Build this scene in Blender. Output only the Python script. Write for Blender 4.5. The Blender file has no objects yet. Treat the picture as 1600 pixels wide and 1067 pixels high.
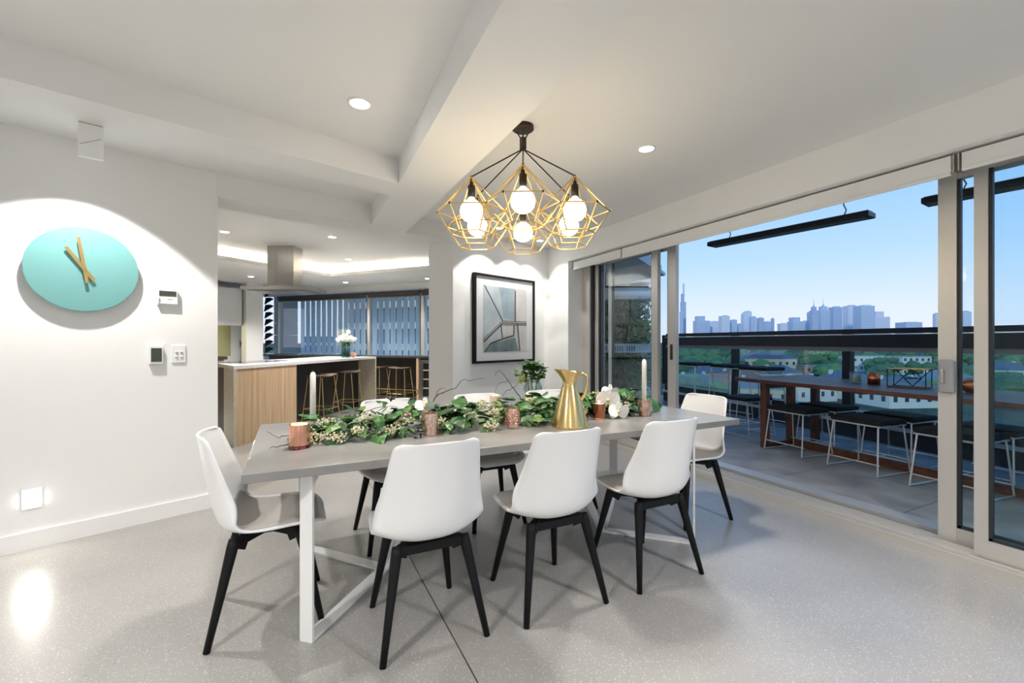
import bpy, bmesh, math, random
from mathutils import Vector, Matrix, noise
R = math.radians
random.seed(7)
S = bpy.context.scene
COL = S.collection
# ------------------------------------------------------------------ camera, sky, exposure
cam = bpy.data.cameras.new('camera'); cam_o = bpy.data.objects.new('camera', cam); COL.objects.link(cam_o)
cam.sensor_width = 36.0; cam.lens = 36.0 * 700.0 / 1600.0
cam_o.location = (0, 0, 1.27); cam_o.rotation_euler = (R(90), 0, R(-26.105))
cam.clip_start = 0.05; cam.clip_end = 9000
S.camera = cam_o
S.view_settings.view_transform = 'Standard'
try: S.view_settings.look = 'None'
except Exception: pass
S.view_settings.gamma = 1.0
S.view_settings.use_curve_mapping = False
S.view_settings.exposure = 1.0
W = bpy.data.worlds.new('dusk_sky'); S.world = W; W.use_nodes = True
nt = W.node_tree; nt.nodes.clear()
def wn(t, **k):
    n = nt.nodes.new(t)
    for a, b in k.items(): setattr(n, a, b)
    return n
tc = wn('ShaderNodeTexCoord'); sx = wn('ShaderNodeSeparateXYZ'); rp = wn('ShaderNodeValToRGB')
bgn = wn('ShaderNodeBackground'); wo = wn('ShaderNodeOutputWorld')
nt.links.new(tc.outputs['Generated'], sx.inputs[0]); nt.links.new(sx.outputs['Z'], rp.inputs[0])
er = rp.color_ramp; er.elements[0].position = 0.0; er.elements[0].color = (.76, .80, .93, 1)
er.elements[1].position = 1.0; er.elements[1].color = (.10, .30, .74, 1)
for p, c in ((.06, (.68, .78, .95, 1)), (.16, (.45, .67, .96, 1)), (.32, (.26, .52, .93, 1)), (.6, (.15, .38, .84, 1))):
    e = er.elements.new(p); e.color = c
nt.links.new(rp.outputs[0], bgn.inputs[0]); bgn.inputs[1].default_value = 0.58
nt.links.new(bgn.outputs[0], wo.inputs[0])

sun = bpy.data.lights.new('low_sun', 'SUN'); sun.energy = .6; sun.color = (1, .90, .84); sun.angle = R(3)
sun_o = bpy.data.objects.new('low_sun', sun); COL.objects.link(sun_o); sun_o.rotation_euler = Vector((.80, .56, -.20)).to_track_quat('-Z', 'Y').to_euler()
# ------------------------------------------------------------------ materials
MATS = {}
def mat(name, col, rough=.5, metal=0.0, emit=None, es=0.0, noise_s=None, noise_amt=.0, bump=0.0, spec=.5, coat=0.0, trans=0.0, detail=4):
    if name in MATS: return MATS[name]
    m = bpy.data.materials.new(name); m.use_nodes = True; t = m.node_tree
    b = t.nodes['Principled BSDF']
    b.inputs['Base Color'].default_value = (*col, 1); b.inputs['Roughness'].default_value = rough
    b.inputs['Metallic'].default_value = metal; b.inputs['Specular IOR Level'].default_value = spec
    b.inputs['Coat Weight'].default_value = coat
    if trans: b.inputs['Transmission Weight'].default_value = trans
    if emit: b.inputs['Emission Color'].default_value = (*emit, 1); b.inputs['Emission Strength'].default_value = es
    if noise_s:
        co = t.nodes.new('ShaderNodeTexCoord'); n = t.nodes.new('ShaderNodeTexNoise'); n.inputs['Scale'].default_value = noise_s
        n.inputs['Detail'].default_value = detail
        t.links.new(co.outputs['Object'], n.inputs['Vector'])
        if noise_amt:
            r = t.nodes.new('ShaderNodeValToRGB')
            r.color_ramp.elements[0].position = .3; r.color_ramp.elements[1].position = .7
            r.color_ramp.elements[0].color = (*[max(0, c * (1 - noise_amt)) for c in col], 1)
            r.color_ramp.elements[1].color = (*[min(1, c * (1 + noise_amt)) for c in col], 1)
            t.links.new(n.outputs['Fac'], r.inputs[0]); t.links.new(r.outputs[0], b.inputs['Base Color'])
        if bump:
            bp = t.nodes.new('ShaderNodeBump'); bp.inputs['Strength'].default_value = bump; bp.inputs['Distance'].default_value = .01
            t.links.new(n.outputs['Fac'], bp.inputs['Height']); t.links.new(bp.outputs[0], b.inputs['Normal'])
    MATS[name] = m
    return m
def glassmat(name, tint, gloss=.10, rough=0.0, power=4.0):
    m = bpy.data.materials.new(name); m.use_nodes = True; t = m.node_tree; t.nodes.clear()
    o = t.nodes.new('ShaderNodeOutputMaterial'); mx = t.nodes.new('ShaderNodeMixShader')
    tr = t.nodes.new('ShaderNodeBsdfTransparent'); tr.inputs[0].default_value = (*tint, 1)
    gl = t.nodes.new('ShaderNodeBsdfGlossy'); gl.inputs['Roughness'].default_value = rough
    lw = t.nodes.new('ShaderNodeLayerWeight'); lw.inputs[0].default_value = .35
    mp = t.nodes.new('ShaderNodeMapRange'); mp.inputs['To Min'].default_value = gloss * .4; mp.inputs['To Max'].default_value = min(1, gloss * power)
    t.links.new(lw.outputs['Fresnel'], mp.inputs[0]); t.links.new(mp.outputs[0], mx.inputs[0])
    t.links.new(tr.outputs[0], mx.inputs[1]); t.links.new(gl.outputs[0], mx.inputs[2]); t.links.new(mx.outputs[0], o.inputs[0])
    MATS[name] = m
    return m
def frosted(name, col):
    m = bpy.data.materials.new(name); m.use_nodes = True; t = m.node_tree; t.nodes.clear()
    o = t.nodes.new('ShaderNodeOutputMaterial'); mx = t.nodes.new('ShaderNodeMixShader'); mx.inputs[0].default_value = .8
    a = t.nodes.new('ShaderNodeBsdfDiffuse'); b = t.nodes.new('ShaderNodeBsdfTranslucent'); a.inputs[0].default_value = (*col, 1); b.inputs[0].default_value = (*col, 1)
    t.links.new(a.outputs[0], mx.inputs[1]); t.links.new(b.outputs[0], mx.inputs[2]); t.links.new(mx.outputs[0], o.inputs[0]); MATS[name] = m
    return m
def woodmat(name, c1, c2, scale=(18, 2, 2), rough=.45):
    m = bpy.data.materials.new(name); m.use_nodes = True; t = m.node_tree; b = t.nodes['Principled BSDF']
    co = t.nodes.new('ShaderNodeTexCoord'); mp = t.nodes.new('ShaderNodeMapping'); mp.inputs['Scale'].default_value = scale
    n = t.nodes.new('ShaderNodeTexNoise'); n.inputs['Scale'].default_value = 1.0; n.inputs['Detail'].default_value = 6
    r = t.nodes.new('ShaderNodeValToRGB'); r.color_ramp.elements[0].color = (*c1, 1); r.color_ramp.elements[1].color = (*c2, 1)
    r.color_ramp.elements[0].position = .3; r.color_ramp.elements[1].position = .72
    t.links.new(co.outputs['Object'], mp.inputs[0]); t.links.new(mp.outputs[0], n.inputs['Vector'])
    t.links.new(n.outputs['Fac'], r.inputs[0]); t.links.new(r.outputs[0], b.inputs['Base Color']); b.inputs['Roughness'].default_value = rough
    MATS[name] = m
    return m
def speckmat(name, base, dark, light, rough, sc=90):
    # ground terrazzo: base cement with dark and pale chips
    m = bpy.data.materials.new(name); m.use_nodes = True; t = m.node_tree; b = t.nodes['Principled BSDF']
    co = t.nodes.new('ShaderNodeTexCoord')
    n = t.nodes.new('ShaderNodeTexNoise'); n.inputs['Scale'].default_value = 1.3; n.inputs['Detail'].default_value = 5
    r0 = t.nodes.new('ShaderNodeValToRGB'); r0.color_ramp.elements[0].position = .3; r0.color_ramp.elements[1].position = .7
    r0.color_ramp.elements[0].color = (*[c * .9 for c in base], 1); r0.color_ramp.elements[1].color = (*[c * 1.08 for c in base], 1)
    t.links.new(co.outputs['Object'], n.inputs['Vector']); t.links.new(n.outputs['Fac'], r0.inputs[0])
    prev = r0.outputs[0]
    for (s, col, th) in ((sc, light, .17), (sc * .62, dark, .085), (sc * 1.7, dark, .10)):
        v = t.nodes.new('ShaderNodeTexVoronoi'); v.inputs['Scale'].default_value = s
        t.links.new(co.outputs['Object'], v.inputs['Vector'])
        r = t.nodes.new('ShaderNodeValToRGB'); r.color_ramp.interpolation = 'LINEAR'
        r.color_ramp.elements[0].position = th; r.color_ramp.elements[1].position = th * 1.35
        r.color_ramp.elements[0].color = (1, 1, 1, 1); r.color_ramp.elements[1].color = (0, 0, 0, 1)
        t.links.new(v.outputs['Distance'], r.inputs[0])
        mx = t.nodes.new('ShaderNodeMix'); mx.data_type = 'RGBA'
        t.links.new(r.outputs[0], mx.inputs['Factor']); t.links.new(prev, mx.inputs['A']); mx.inputs['B'].default_value = (*col, 1)
        prev = mx.outputs['Result']
    t.links.new(prev, b.inputs['Base Color']); b.inputs['Roughness'].default_value = rough; b.inputs['Coat Weight'].default_value = .25
    b.inputs['Coat Roughness'].default_value = .18
    MATS[name] = m
    return m
white = mat('white_plaster', (.80, .80, .79), .65)
ceilm = mat('ceiling_white', (.78, .78, .77), .7)
trimw = mat('white_gloss_paint', (.82, .82, .81), .35)
alum = mat('silver_aluminium', (.62, .60, .57), .38, .55)
alumd = mat('dark_gasket', (.02, .025, .03), .4)
fabricw = mat('white_blind_fabric', (.78, .78, .77), .8)
shellm = mat('white_polypropylene', (.80, .80, .80), .32, spec=.45)
padm = mat('taupe_leatherette', (.46, .43, .40), .45)
blackw = mat('black_stained_beech', (.006, .006, .007), .5, spec=.2)
conc = mat('polished_concrete', (.235, .23, .22), .32, noise_s=5, noise_amt=.16, bump=.05, coat=.2)
whitemetal = mat('white_powdercoat', (.78, .78, .77), .3)
copper = mat('rose_copper', (.80, .42, .30), .18, 1.0)
copperd = mat('dark_copper', (.45, .17, .09), .2, 1.0)
brass = mat('polished_brass', (.80, .60, .27), .2, 1.0)
gold = mat('brushed_gold', (.72, .50, .20), .3, .9)
bronze = mat('dark_bronze', (.045, .032, .025), .4, .7)
wax = mat('white_wax', (.85, .82, .76), .5)
flame = mat('candle_glow', (1, .8, .5), .5, emit=(1, .62, .28), es=2.5)
steel = mat('brushed_steel', (.50, .48, .44), .3, .95)
stone = mat('island_stone', (.55, .49, .37), .3, noise_s=40, noise_amt=.18)
stonew = mat('pale_quartz', (.74, .72, .67), .18, noise_s=60, noise_amt=.05)
oak = woodmat('pale_oak', (.50, .33, .19), (.68, .49, .31), (26, 26, 1.2))
merbau = woodmat('merbau_timber', (.085, .028, .016), (.16, .06, .035), (14, 1.2, 14), .4)
darkpan = mat('dark_panel', (.018, .017, .017), .35)
darkbench = mat('charcoal_bench', (.06, .06, .065), .25)
dark = mat('charcoal_metal', (.02, .022, .025), .4, .3)
blackfab = mat('black_fabric', (.008, .009, .012), .8, noise_s=60, bump=.3)
wirew = mat('galvanised_wire', (.66, .70, .72), .3, .6)
leafm = [mat('ivy_leaf_dark', (.020, .075, .018), .38, noise_s=14, noise_amt=.4), mat('ivy_leaf_mid', (.045, .14, .028), .4, noise_s=14, noise_amt=.35), mat('ivy_leaf_light', (.12, .23, .045), .45, noise_s=14, noise_amt=.3)]
budm = mat('cream_bud', (.62, .56, .38), .6)
berrym = mat('dark_berry', (.03, .028, .03), .35)
twigm = mat('brown_twig', (.075, .045, .03), .7)
petal = mat('white_petal', (.86, .85, .82), .5)
petalw = mat('ivory_rose', (.84, .77, .66), .55)
pinkw = mat('blush_pink', (.75, .42, .32), .6)
clear = glassmat('clear_glass', (.93, .97, .95), .12)
winglass = glassmat('window_glass', (.84, .93, .96), .035)
balglass = glassmat('balustrade_glass', (.80, .93, .93), .08)
terr = speckmat('terrazzo_floor', (.325, .312, .295), (.12, .115, .11), (.56, .55, .53), .33)
slate = mat('slate_tile', (.29, .275, .265), .5, noise_s=2.6, noise_amt=.35, bump=.15, detail=8)
lampm = mat('lamp_lens', (1, 1, 1), .4, emit=(1, .96, .90), es=14)
bulbm = mat('opal_bulb', (1, 1, 1), .4, emit=(1, .86, .62), es=2.6)
ledm = mat('led_strip', (1, 1, 1), .4, emit=(1, .90, .74), es=9)
screen = mat('lcd_screen', (.05, .06, .045), .25)
plastw = mat('white_plastic', (.80, .80, .80), .35)
greyp = mat('grey_plastic', (.30, .30, .31), .4)

# ------------------------------------------------------------------ geometry helpers
def link(name, me, m, parent=None, loc=(0, 0, 0), rz=0.0, smooth=False):
    o = bpy.data.objects.new(name, me); COL.objects.link(o)
    if m is not None and len(me.materials) == 0: me.materials.append(m)
    if parent: o.parent = parent
    o.location = loc; o.rotation_euler = (0, 0, rz)
    if smooth:
        for p in me.polygons: p.use_smooth = True
    return o
class G:
    """collects simple shapes into one mesh"""
    def __init__(s): s.b = bmesh.new()
    def box(s, c, d, rz=0, rx=0, ry=0, bev=0.0):
        r = bmesh.ops.create_cube(s.b, size=1.0); vs = r['verts']
        bmesh.ops.scale(s.b, vec=d, verts=vs)
        if bev > 0:
            es = list({e for v in vs for e in v.link_edges})
            q = bmesh.ops.bevel(s.b, geom=es, offset=bev, segments=2, affect='EDGES', profile=.5); vs = list({v for f in q['faces'] for v in f.verts} | {v for v in vs if v.is_valid})
        M = Matrix.Translation(c) @ Matrix.Rotation(rz, 4, 'Z') @ Matrix.Rotation(ry, 4, 'Y') @ Matrix.Rotation(rx, 4, 'X')
        bmesh.ops.transform(s.b, matrix=M, verts=vs); return s
    def prism(s, pts, z0, z1):
        lo = [s.b.verts.new((x, y, z0)) for x, y in pts]; hi = [s.b.verts.new((x, y, z1)) for x, y in pts]
        n = len(pts); s.b.faces.new(lo[::-1]); s.b.faces.new(hi)
        for i in range(n): s.b.faces.new((lo[i], lo[(i + 1) % n], hi[(i + 1) % n], hi[i]))
        return s
    def tube(s, pts, r, n=8, closed=False):
        pts = [Vector(p) for p in pts]; rings = []; N = len(pts)
        rs = r if isinstance(r, (list, tuple)) else [r] * N
        up0 = None
        for i, p in enumerate(pts):
            if closed: d = pts[(i + 1) % N] - pts[i - 1]
            else: d = (pts[min(i + 1, N - 1)] - pts[max(i - 1, 0)])
            d.normalize()
            u = d.orthogonal().normalized() if up0 is None else (up0 - d * up0.dot(d))
            if u.length < 1e-5: u = d.orthogonal()
            u.normalize(); up0 = u; w = d.cross(u)
            rings.append([s.b.verts.new(p + (u * math.cos(2 * math.pi * k / n) + w * math.sin(2 * math.pi * k / n)) * rs[i]) for k in range(n)])
        for i in range(N if closed else N - 1):
            a, b = rings[i], rings[(i + 1) % N]
            for k in range(n): s.b.faces.new((a[k], a[(k + 1) % n], b[(k + 1) % n], b[k]))
        if not closed: s.b.faces.new(rings[0][::-1]); s.b.faces.new(rings[-1])
        return s
    def lathe(s, prof, n=24, c=(0, 0, 0), cap=True):
        rings = []
        for r, z in prof:
            rings.append([s.b.verts.new((c[0] + r * math.cos(2 * math.pi * k / n), c[1] + r * math.sin(2 * math.pi * k / n), c[2] + z)) for k in range(n)])
        for a, b in zip(rings, rings[1:]):
            for k in range(n): s.b.faces.new((a[k], a[(k + 1) % n], b[(k + 1) % n], b[k]))
        if cap: s.b.faces.new(rings[0][::-1]); s.b.faces.new(rings[-1])
        return s
    def ball(s, c, r, sub=2, sc=(1, 1, 1)):
        q = bmesh.ops.create_icosphere(s.b, subdivisions=sub, radius=r)
        bmesh.ops.scale(s.b, vec=sc, verts=q['verts']); bmesh.ops.translate(s.b, vec=c, verts=q['verts']); return s
    def quad(s, a, b, c, d): s.b.faces.new([s.b.verts.new(v) for v in (a, b, c, d)]); return s
    def mesh(s, name):
        bmesh.ops.recalc_face_normals(s.b, faces=s.b.faces)
        me = bpy.data.meshes.new(name); s.b.to_mesh(me); s.b.free(); return me
    def put(s, name, m, parent=None, loc=(0, 0, 0), rz=0.0, smooth=False):
        return link(name, s.mesh(name), m, parent, loc, rz, smooth)
def smooth_by_angle(o, ang=40):
    me = o.data
    for p in me.polygons: p.use_smooth = True
    bm = bmesh.new(); bm.from_mesh(me)
    for e in bm.edges:
        if len(e.link_faces) == 2 and e.calc_face_angle(0) > R(ang): e.smooth = False
    bm.to_mesh(me); bm.free(); return o
def thing(name, label, cat, loc=(0, 0, 0), rz=0.0, group=None):
    o = bpy.data.objects.new(name, None); COL.objects.link(o); o.empty_display_size = .05
    o.location = loc; o.rotation_euler = (0, 0, rz); o['label'] = label; o['category'] = cat
    if group: o['group'] = group
    return o
def tag(o, label, cat, group=None):
    o['label'] = label; o['category'] = cat
    if group: o['group'] = group
    return o
def struct(o, label=None):
    o['kind'] = 'structure'
    if label: o['label'] = label
    return o
def dup(root, loc, rz=None, label=None, group=None):
    r = root.copy(); COL.objects.link(r); r.location = loc
    if rz is not None: r.rotation_euler = (0, 0, rz)
    if label: r['label'] = label
    if group: r['group'] = group
    for ch in list(root.children):
        c = ch.copy(); COL.objects.link(c); c.parent = r
        for g in list(ch.children):
            d = g.copy(); COL.objects.link(d); d.parent = c
    return r
def spot(parent, loc, energy, size=110, blend=.6, color=(1, .93, .84), target=None, radius=.11):
    l = bpy.data.lights.new('lamp_light', 'SPOT'); l.energy = energy; l.spot_size = R(size); l.spot_blend = blend; l.color = color; l.shadow_soft_size = radius
    o = bpy.data.objects.new('lamp_light', l); COL.objects.link(o); o.parent = parent; o.location = loc
    if target is not None: o.rotation_euler = Vector(target).to_track_quat('-Z', 'Y').to_euler()
    return o

# ------------------------------------------------------------------ room shell
ZS, ZU, ZK = 2.39, 2.57, 2.74
CA = R(20.7); cd = Vector((math.cos(CA), math.sin(CA))); cn = Vector((cd.y, -cd.x))   # clock wall direction, normal to the room
W1 = Vector((-.52, 4.115))                       # right end of the clock wall
def cw(t, off=0.0): p = W1 + cd * t + cn * off; return (p.x, p.y)
PW0 = Vector((1.623, 4.825))
def pw(t, off=0.0): p = PW0 + cd * t + cn * off; return (p.x, p.y)
LW = -3.3                                        # clock wall runs back this far
far_l = cw(LW)
# floor: two terrazzo pours meeting at a saw-cut joint
fl = bpy.data.objects.new('floor', None); COL.objects.link(fl); struct(fl, 'pale grey ground terrazzo floor with saw-cut joints')
G().prism([(-9, -6.2), (.617, -6.2), (.617, 14.5), (-9, 14.5)], -.12, 0).put('floor_slab', terr, fl)
G().prism([(.623, -6.2), (3.42, -6.2), (3.42, 5.4), (3.0, 5.5), (5.2, 14.5), (.623, 14.5)], -.12, 0).put('floor_slab', terr, fl)
G().prism([(.612, -6.2), (.628, -6.2), (.628, 14.5), (.612, 14.5)], -.13, -.006).put('joint', dark, fl)
# clock wall
o = G().prism([cw(LW), cw(0), cw(0, -.13), cw(LW, -.13)], 0, ZU + .05).put('wall_left', white); struct(o, 'white plaster wall carrying the round clock')
o = G().prism([cw(LW), cw(.016), cw(.016, .016), cw(LW, .016)], 0, .108).put('baseboard_left', trimw); struct(o, 'white baseboard under the clock wall')
# picture wall with its splayed end, running into the short return wall by the window
o = G().prism([pw(0), pw(1.62), (3.2, 5.39), (3.2, 4.88), (3.42, 4.88), (3.42, 5.9), pw(1.62, -.31), (1.405, 5.037)], 0, ZU + .05).put('wall_back', white); struct(o, 'white wall with the framed print and splayed end')
# window wall: bulkhead over the sliding doors
o = G().prism([(3.2, -6.2), (3.36, -6.2), (3.36, 4.88), (3.2, 4.88)], 2.31, ZU + .05).put('wall_right', white); struct(o, 'white bulkhead above the sliding doors')
o = G().prism([(3.36, -6.2), (3.60, -6.2), (3.60, 4.9), (3.36, 4.9)], 2.36, ZU + .05).put('trim_1', white); struct(o)
# rest of the room behind the camera
o = G().prism([(-4.6, -6.2), (3.6, -6.2), (3.6, -6.0), (-4.6, -6.0)], 0, ZU + .05).put('wall_rear', white); struct(o)
o = G().prism([(far_l[0] - .15, -6.2), (far_l[0], -6.2), (far_l[0], far_l[1] + .1), (far_l[0] - .15, far_l[1] + .1)], 0, ZU + .05).put('wall_far_left', white); struct(o)
# ceilings
o = G().prism([(-4.7, -6.3), (3.65, -6.3), (3.65, 5.9), (1.5, 5.0), (1.2, 4.72), (-.6, 4.2), far_l, (-4.7, far_l[1])], ZU, ZU + .2).put('ceiling', ceilm); struct(o, 'white ceiling with recessed bays')
o = G().prism([(.40, -6.1), (1.047, -6.1), (1.047, 4.617), (.675, 4.427), (.675, 3.2)], ZS, ZU + .04).put('trim_2', ceilm); struct(o, 'wide dropped ceiling beam over the table')
o = G().prism([(.673, 3.212), (.676, 3.506), (-4.0, 2.184), (-4.0, 1.756)], ZS, ZU + .04).put('trim_3', ceilm); struct(o, 'slanting dropped ceiling beam before the clock wall')
o = G().prism([(-.55, 4.106), (.675, 4.427), (1.045, 4.617), (1.623, 4.825), (1.405, 5.037), (-.62, 4.45)], ZS, ZK + .1).put('trim_4', ceilm); struct(o, 'dropped header between dining room and kitchen')
# kitchen shell
KW0, KW1 = Vector((2.66, 9.43)), Vector((-.48, 12.80))            # window line, right to left
kd = (KW1 - KW0).normalized(); kn = Vector((-kd.y, kd.x))         # kn points into the kitchen
if kn.dot(Vector((0, -1))) < 0: kn = -kn
def kw(t, off=0.0): p = KW0 + kd * t + kn * off; return (p.x, p.y)
KL = (KW1 - KW0).length
KC = [(-4.2, 5.82), (-1.092, 8.181), (.657, 9.509), (2.157, 7.734), (4.4, 5.08)]     # cove line
o = G().prism([(-.62, 4.40), (1.45, 5.0), (1.7, 5.3), (6.0, 6.9), (6.5, 9), (-.2, 14.5), (-7, 14.5), (-7, 3.5), (far_l[0], far_l[1] + .1)], ZK, ZK + .15).put('ceiling_kitchen', ceilm); struct(o, 'white kitchen ceiling')
o = G().prism(KC + [(6.5, 6.5), (6.5, 9), (0, 14.6), (-7, 14.6), (-7, 5.0)], 2.55, 2.61).put('trim_5', ceilm); struct(o, 'lowered kitchen perimeter ceiling with light cove')
KC2 = [(-4.3, 5.96), (-1.19, 8.32), (.67, 9.73), (2.29, 7.83), (4.52, 5.18)]
o = G().prism(KC2 + [(6.5, 6.6), (6.5, 9), (0, 14.6), (-7, 14.6), (-7, 5.1)], 2.61, ZK + .02).put('trim_6', ceilm); struct(o)
led = thing('cove_light', 'glowing warm light strip hidden in the kitchen ceiling cove', 'light strip')
for a, b in zip(KC2[:3], KC2[1:4]):
    A, B = Vector(a), Vector(b); d = (B - A); n_ = Vector((d.y, -d.x)).normalized()
    m_ = (A + B) / 2 + n_ * .035
    G().box((m_.x, m_.y, 2.622), (d.length - .1, .02, .015), rz=math.atan2(d.y, d.x)).put('strip', ledm, led)
o = G().prism([kw(-3.5), kw(KL + .35), kw(KL + .35, -.2), kw(-3.5, -.2)], 2.42, 2.56).put('wall_kitchen_head', white); struct(o)
o = G().prism([kw(-3.5), kw(KL + .35), kw(KL + .35, -.2), kw(-3.5, -.2)], 0, .93).put('wall_kitchen_sill', white); struct(o)
# ------------------------------------------------------------------ downlights
def downlight(name, x, y, z, r, energy, label, size=115, blend=.7, tgt=None, group='recessed ceiling downlights', col=(1, .965, .92), rad=.11):
    t = thing(name, label, 'downlight', (x, y, z), 0, group)
    G().lathe([(r * 1.25, 0), (r * 1.25, -.004), (r, -.006), (r, 0)], 24, cap=False).put('trim_ring', plastw, t)
    G().lathe([(r, -.003), (.001, -.003)], 24, cap=False).put('lens', lampm, t)
    spot(t, (0, 0, -.02), energy, size, blend, col, tgt, rad)
    return t
E0 = 78
downlight('downlight', .33, 2.56, ZU, .052, E0, 'lit round downlight in the ceiling bay left of the beam')
downlight('downlight', 2.14, 2.31, ZU, .048, E0, 'lit round downlight in the ceiling bay by the sliding doors')
for x, y in ((-1.6, .6), (-.6, -1.6), (-2.4, -3.4), (2.2, -.6), (2.2, -3.4), (-.4, -4.6)):  # fill lamps added out of view to brighten the room
    downlight('downlight', x, y, ZU,   .05, 205, 'added unseen fill downlight in the living area ceiling', 150, .9, group='added fill downlights behind the camera', col=(1, .985, .965))
for x, y, z, e in ((-.816, 7.08, ZK, 170), (.50, 6.76, ZK, 170), (.894, 8.48, ZK, 170), (-.736, 10.19, 2.55, 130), (1.031, 10.28, 2.55, 110), (2.46, 8.92, 2.55, 110), (-3.2, 7.2, 2.55, 130)):
    downlight('downlight', x, y, z, .05, e, 'lit round downlight in the kitchen ceiling' if z == ZK else 'lit round downlight in the lowered kitchen ceiling edge', group='kitchen downlights')
# wall washers: their scallops show on the clock wall and round the print
def washer(p, z, e, label, nrm):
    return downlight('wall_washer', p[0], p[1], z, .04, e, label, 92, .12, (-nrm[0] * .12, -nrm[1] * .12, -1), group='wall washing downlights', rad=.03)
washer(cw(-.80, .50), ZU, 72, 'downlight washing the wall above the round clock', cn)
washer(pw(.42, .33), ZU, 22, 'downlight washing the left half of the framed print', cn)
washer(pw(.95, .33), ZU, 22, 'downlight washing the right half of the framed print', cn)
washer((2.86, 5.02), ZU, 13, 'downlight washing the short wall beside the blind', (-1, 0))

# ------------------------------------------------------------------ sliding door wall
wd = bpy.data.objects.new('window_1', None); COL.objects.link(wd); struct(wd, 'wide aluminium sliding door stack opening to the balcony')
Y0, Y1 = -2.2, 4.80
def bar(nm, x0, x1, y0, y1, z0, z1, m, par=wd): return G().box(((x0 + x1) / 2, (y0 + y1) / 2, (z0 + z1) / 2), (x1 - x0, y1 - y0, z1 - z0)).put(nm, m, par)
bar('sill', 3.42, 3.66, Y0, Y1 + .1, 0, .045, alum); bar('track', 3.425, 3.45, Y0, Y1, .045, .062, alum)
bar('track', 3.50, 3.515, Y0, Y1, .045, .075, alum); bar('track', 3.58, 3.595, Y0, Y1, .045, .075, alum); bar('track_channel', 3.62, 3.66, Y0, Y1, .045, .05, alumd)
bar('head_frame', 3.42, 3.66, Y0, Y1 + .1, 2.31, 2.36, alum)
bar('jamb', 3.42, 3.66, 4.72, 4.88, .045, 2.3, alum); bar('jamb_gasket', 3.44, 3.64, 4.708, 4.72, .045, 2.3, alumd)
def sash(x, ya, yb, w0, w1, handle=False):
    # one glazed leaf in plane x, between ya and yb, stile widths w0 (low y) and w1 (high y)
    bar('stile', x - .022, x + .022, ya, ya + w0, .06, 2.31, alum); bar('stile', x - .022, x + .022, yb - w1, yb, .06, 2.31, alum)
    bar('rail', x - .02, x + .02, ya + w0, yb - w1, .06, .155, alum); bar('rail', x - .02, x + .02, ya + w0, yb - w1, 2.24, 2.31, alum)
    bar('gasket', x - .012, x + .012, ya + w0, ya + w0 + .016, .155, 2.24, alumd); bar('gasket', x - .012, x + .012, yb - w1 - .016, yb - w1, .155, 2.24, alumd)
    bar('gasket', x - .012, x + .012, ya + w0, yb - w1, .155, .17, alumd)
    G().quad((x, ya + w0, .155), (x, yb - w1, .155), (x, yb - w1, 2.24), (x, ya + w0, 2.24)).put('pane', winglass, wd)
sash(3.51, 3.60, 4.70, .09, .07)        # fixed leaf, far end
sash(3.585, 3.42, 4.52, .11, .06)        # leaf slid back over it
sash(3.585, .10, 1.321, .07, .086)         # leaf with the pull handle
sash(3.51, -.08, 1.135, .08, .058)      # leaf behind it
sash(3.585, -1.35, .02, .08, .0625)
hd = G().box((0, 0, 0), (.035, .075, .20), bev=.012).put('handle', greyp, wd, (3.545, 1.275, 1.06)); hd['label'] = 'grey moulded pull handle'
G().box((-.022, .012, 0), (.02, .018, .085), bev=.005).put('latch', steel, hd)
lk = G().box((0, 0, 0), (.012, .02, .16)).put('lock', alumd, wd, (3.555, 3.475, 1.16))
# white roller blinds tucked under the bulkhead
def blind(y0, y1, zb, label):
    t = thing('roller_blind', label, 'blind', (3.27, (y0 + y1) / 2, 2.30), 0, 'white roller blinds over the sliding doors')
    L = y1 - y0
    G().tube([(.03, -L / 2, -.03), (.03, L / 2, -.03)], .032, 12).put('roller', fabricw, t, smooth=True)
    G().box((-.005, 0, (zb - 2.30) / 2 - .0), (.004, L, 2.30 - zb - .01)).put('fabric', fabricw, t)
    G().box((-.005, 0, zb - 2.30), (.016, L, .022), bev=.004).put('bottom_rail', fabricw, t)
    for s in (-1, 1): G().box((.02, s * (L / 2 + .012), -.05), (.06, .006, .10)).put('bracket', steel, t)
blind(3.93, 4.86, 2.205, 'short white roller blind next to the print wall')
blind(1.155, 3.90, 2.195, 'long rolled-up white roller blind over the open doorway')
blind(-1.8, 1.11, 2.205, 'white roller blind over the closed door leaf with handle')

# ------------------------------------------------------------------ dining table
TH = .757
tb = thing('dining_table', 'long grey concrete dining table on white bent steel legs', 'table', (1.2425, 2.587, 0))
o = G().box((0, 0, TH - .019), (2.84, 1.17, .038), bev=.003).put('tabletop', conc, tb)
def strip(path, wdir, w=.062, th=.012):
    # flat steel strip following path; wdir = horizontal width direction
    g = G(); wv = Vector(wdir).normalized() * w / 2; pts = [Vector(p) for p in path]; rings = []
    for i, p in enumerate(pts):
        d0 = (pts[i] - pts[i - 1]).normalized() if i else (pts[1] - pts[0]).normalized()
        d1 = (pts[i + 1] - pts[i]).normalized() if i < len(pts) - 1 else d0
        t = (d0 + d1).normalized(); nn = t.cross(wv).normalized(); k = th / 2 / max(.3, nn.dot(d0.cross(wv).normalized()))
        rings.append([g.b.verts.new(p + wv + nn * k), g.b.verts.new(p - wv + nn * k), g.b.verts.new(p - wv - nn * k), g.b.verts.new(p + wv - nn * k)])
    for a, b in zip(rings, rings[1:]):
        for k in range(4): g.b.faces.new((a[k], a[(k + 1) % 4], b[(k + 1) % 4], b[k]))
    g.b.faces.new(rings[0][::-1]); g.b.faces.new(rings[-1]); return g
tz = TH - .038
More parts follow.
